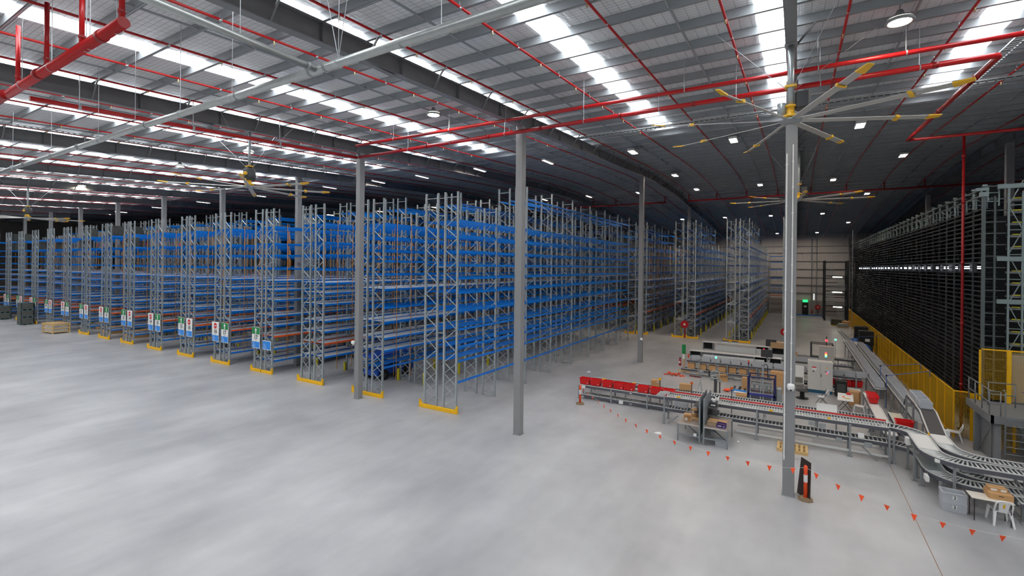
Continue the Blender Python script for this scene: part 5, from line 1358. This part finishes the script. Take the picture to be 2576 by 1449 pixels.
t = thing('hose_reel', 'round red hose reel on the far wall right of the exit door', 'hose reel', (3.1, YW - .3, 0)); MB().tube([(0, -.1, 1.4), (0, .1, 1.4)], .4, 18).build('drum', redp, t); MB().tube([(0, -.12, 1.4), (0, -.101, 1.4)], .12, 12).build('hub', white, t); MB().box(-.04, -.04, 0, .04, .04, 1.2).build('post', dgrey, t)
t = thing('fire_extinguisher', 'red fire extinguisher by the far wall exit door', 'fire extinguisher', (2.25, YW - .25, .35)); MB().lathe((0, 0, 0), [(.09, 0), (.1, .02), (.1, .55), (.04, .66)], 12).build('cylinder', redp, t, smooth=True); MB().box(-.05, -.03, .66, .1, .03, .72).build('handle', black, t)
t = thing('kerb_rail', 'low blue rail on the floor along the far wall', 'rail', (0, 0, 0)); MB().box(-.2, 94.0, 0, 4.0, 94.12, .14).build('rail', beamb, t)
for i, (x, l) in enumerate(((2.55, 'left of two bright slit windows low on the far wall'), (4.05, 'right of two bright slit windows low on the far wall'))):
    struct(MB().box(x - .06, YW - .05, 2.6, x + .06, YW - .02, 3.7).build('window_%d' % (40 + i), emitm('daylight slit', (230, 240, 240), 1.2)))
# goods at the far end of the fence
for (x, y, s, m, l) in ((4.9, 80.5, (1.4, 1.0, .9), mat('olive drum', (74, 76, 58), .6), 'olive machine parts on a yellow pallet near the stair tower'), (6.0, 80.2, (1.3, 1.0, .7), card, 'carton on the floor against the far fence end'), (5.4, 77.8, (1.2, .8, .55), galvd, 'stack of grey panels near the stair tower')):
    t = thing('goods_stack', l, 'goods', (x, y, 0)); b = MB()
    for q in range(3): b.box(-s[0] / 2 + .04 * q, -s[1] / 2, .14 + q * (s[2] - .14) / 3, s[0] / 2 - .03 * q, s[1] / 2, .14 + (q + .92) * (s[2] - .14) / 3)
    b.build('goods', m, t)
    for yy in (-.3, .3): MB().box(-s[0] / 2, yy - .06, 0, s[0] / 2, yy + .06, .14).build('skid', yellow if 'olive' in l else wood, t)
for i, x in enumerate((4.9, 5.2)):
    t = thing('steel_profile', 'long grey steel profile lying on the floor by the fence, %s of two' % ('left' if i == 0 else 'right'), 'steel profile', (x, 64, 0), R(2)); MB().box(-.08, -7, 0, .08, 9, .1).build('profile', galvd, t)

t = thing('thin_pole', 'tall thin pale pole on the floor beside the far end of the yellow fence', 'pole', (5.75, 70.0, 0)); MB().tube([(0, 0, 0), (0, 0, 12.6)], .03, 6).build('pole', galv, t); MB().box(-.15, -.15, 0, .15, .15, .03).build('foot', galvd, t)
t = thing('sorting_tray', 'white slanted tray standing behind the red guide rail of the long conveyor', 'tray', (1.25, 26.2, 0))
MB().hexa([(-.4, -.25, 1.36), (.4, -.25, 1.36), (.4, .2, 1.2), (-.4, .2, 1.2), (-.4, -.25, 1.4), (.4, -.25, 1.4), (.4, .2, 1.24), (-.4, .2, 1.24)]).build('tray', white, t)
MB().box(-.4, .2, 1.2, .4, .23, 1.62).build('back_plate', white, t)
for x in (-.36, .36): MB().box(x - .03, -.05, 0, x + .03, .05, 1.2).build('leg', legm, t)
# ------------------------------------------------------------------ blue lift truck between the racks
lb = mat('lift blue', (14, 74, 168), .4, 0, .05, 3); tyre = mat('tyre', (26, 26, 28), .8)
t = thing('scissor_lift', 'blue lift truck parked in the aisle between the second and third nearest racks', 'lift truck', (-24.85, 24.2, 0))
MB().box(-.7, -1.6, .32, .7, 1.9, .72).build('chassis', lb, t, bevel=.04); MB().box(-.75, -1.7, 1.5, .75, 1.8, 1.72).build('platform', lb, t, bevel=.02)
for s in (-.5, .5):
    b = MB(); b.bar((s, -1.3, .75), (s, 1.3, 1.5), .06, .1); b.bar((s, 1.3, .75), (s, -1.3, 1.5), .06, .1); b.build('scissor_arm', lb, t)
for x in (-.72, .72):
    for y in (-1.05, 1.2):
        o = MB().tube([(x - .12, y, .36), (x + .12, y, .36)], .36, 18).build('wheel', tyre, t, smooth=True); MB().tube([(x - .13, y, .36), (x + .13, y, .36)], .16, 12).build('hub', dgrey, o)
b = MB()
for z in (2.2, 2.75): b.tube([(-.72, -1.65, z), (.72, -1.65, z), (.72, 1.75, z), (-.72, 1.75, z)], .025, 6, closed=True)
for x in (-.72, .72):
    for y in (-1.65, 0, 1.75): b.tube([(x, y, 1.72), (x, y, 2.75)], .025, 6)
b.build('guard_rail', lb, t)
# wooden crate
t = thing('wooden_crate', 'pale open slatted wooden crate with wrapped goods on the floor before the racks', 'crate', (-70.2, 18.75, 0), R(6))
sx, sy, h = 1.1, .72, 1.05
for x in (-sx, sx):
    for y in (-sy, sy): MB().box(x - .05, y - .05, 0, x + .05, y + .05, h).build('corner_post', wood, t)
for z in (.12, .5, .85):
    for y in (-sy, sy): MB().box(-sx, y - .03, z, sx, y + .03, z + .12).build('side_slat', wood, t)
    for x in (-sx, sx): MB().box(x - .03, -sy, z, x + .03, sy, z + .12).build('side_slat', wood, t)
for q in range(7): MB().box(-sx - .25 + .38 * q, -sy - .1, h, -sx - .05 + .38 * q, sy + .1, h + .04).build('lid_slat', wood, t)
MB().box(-sx + .1, -sy + .08, .14, sx - .1, sy - .08, .95).build('wrapped_goods', mat('clear wrap over goods', (206, 208, 206), .3, 0, .2, 3), t)
# stacks of folding pallet bins
binm = mat('dark green grey bin', (78, 92, 92), .55, 0, .08, 2); binl = mat('bin mesh side', (92, 88, 78), .6, 0, .2, 6)
def bin_mesh():
    b = MB(); a, c = .58, .78
    b.box(-a, -c, 0, -a + .2, c, .12); b.box(a - .2, -c, 0, a, c, .12); b.box(-.1, -c, 0, .1, c, .12); b.box(-a, -c, .12, a, c, .2)
    for x in (-a, a - .06): b.box(x, -c, .2, x + .06, c, .9)
    for y in (-c, c - .06): b.box(-a, y, .2, a, y + .06, .9)
    b.box(-a - .02, -c - .02, .82, a + .02, c + .02, .9)
    b.mat(1)
    for q in range(3): b.box(-a + .1, -c - .01, .28 + .17 * q, a - .1, -c, .38 + .17 * q); b.box(a, -c + .1, .28 + .17 * q, a + .01, c - .1, .38 + .17 * q); b.box(-a - .01, -c + .1, .28 + .17 * q, -a, c - .1, .38 + .17 * q)
    return b.mesh('pallet_bin', [binm, binl])
bm_ = bin_mesh()
def binstack(x, y, n, lab, rz=0):
    for k in range(n):
        tag(put('pallet_bin', bm_, None, (x, y, .901 * k), rz), lab % ('bottom', 'middle', 'top')[min(k if n == 3 else (0 if k == 0 else 2), 2)], 'bin', 'pallet bins on the floor')
binstack(-82.3, 19.1, 3, '%s dark grey pallet bin of the tall stack before the racks', R(90))
binstack(-91.9, 19.2, 2, '%s dark grey pallet bin of the short stack at the far left', R(90)); 
# loads on the upper levels of the far left racks
pinkm = mat('pink tag', (240, 70, 150), .6)
b = MB(); b.box(-.6, -.5, 0, .6, .5, .12); b.box(-.58, -.48, .12, .58, .48, 1.05)
for q in range(4): b.box(-.6, -.49, .2 + .2 * q, .6, .49, .28 + .2 * q)
load = b.mesh('rack_load', mat('dark rack crate', (72, 75, 72), .6, 0, .25, 3))
wl = MB().box(-.58, -.5, 0, .58, .5, 1.1).mesh('wrapped_load', mat('wrapped pallet goods', (132, 128, 122), .3, 0, .25, 2))
random.seed(11)
for i in range(4, 16):
    xc = XCS[i]
    for k in range(0, 6):
        for s in (-1, 1):
            for z in ((10.63, 9.44) if i > 5 else (10.63,)):
                if random.random() > (.62 if i > 7 else .3 if i > 5 else .14) or (i < 8 and k < 1): continue
                if k == 0 and 'column' and any(abs(xc - cx) < 1.2 for cx in (-44, -55, -66, -77, -87.6, -98.6)): continue
                for q in ((.28, .72) if random.random() < .6 else (.5,)):
                    w = random.random() < .22
                    o = put('pallet_load', wl if w else load, None, (xc + s * .675, 20.1 + (k + q) * 3.75, z + .0))
                    tag(o, ('wrapped pale goods' if w else 'dark grey crate') + ' stored on the upper levels of the far left racks', 'pallet load', 'loads on the upper rack levels')
                    if random.random() < .25: MB().box(-.2, -.505, .5, .1, -.502, .75).build('pink_tag', pinkm, o); MB().box(.585 if not w else .58, -.2, .5, .605, .1, .75).build('pink_tag', pinkm, o)
for i, (x, y, l) in enumerate(((-59.2, 22.2, 'long brown carton pallet on the floor left of the rack with signs 12 and 13'), (-64.6, 22.2, 'brown carton pallet in the aisle left of signs 11 and 12'), (-70.0, 23.4, 'low timber pallet load in the aisle beside the wooden crate rack'))):
    t = thing('carton_pallet', l, 'pallet', (x, y, 0)); MB().box(-.6, -1.1, .14, .6, 1.1, .75).build('cartons', card, t)
    for q in (-.5, 0, .5): MB().box(q - .06, -1.1, 0, q + .06, 1.1, .14).build('bearer', wood, t)
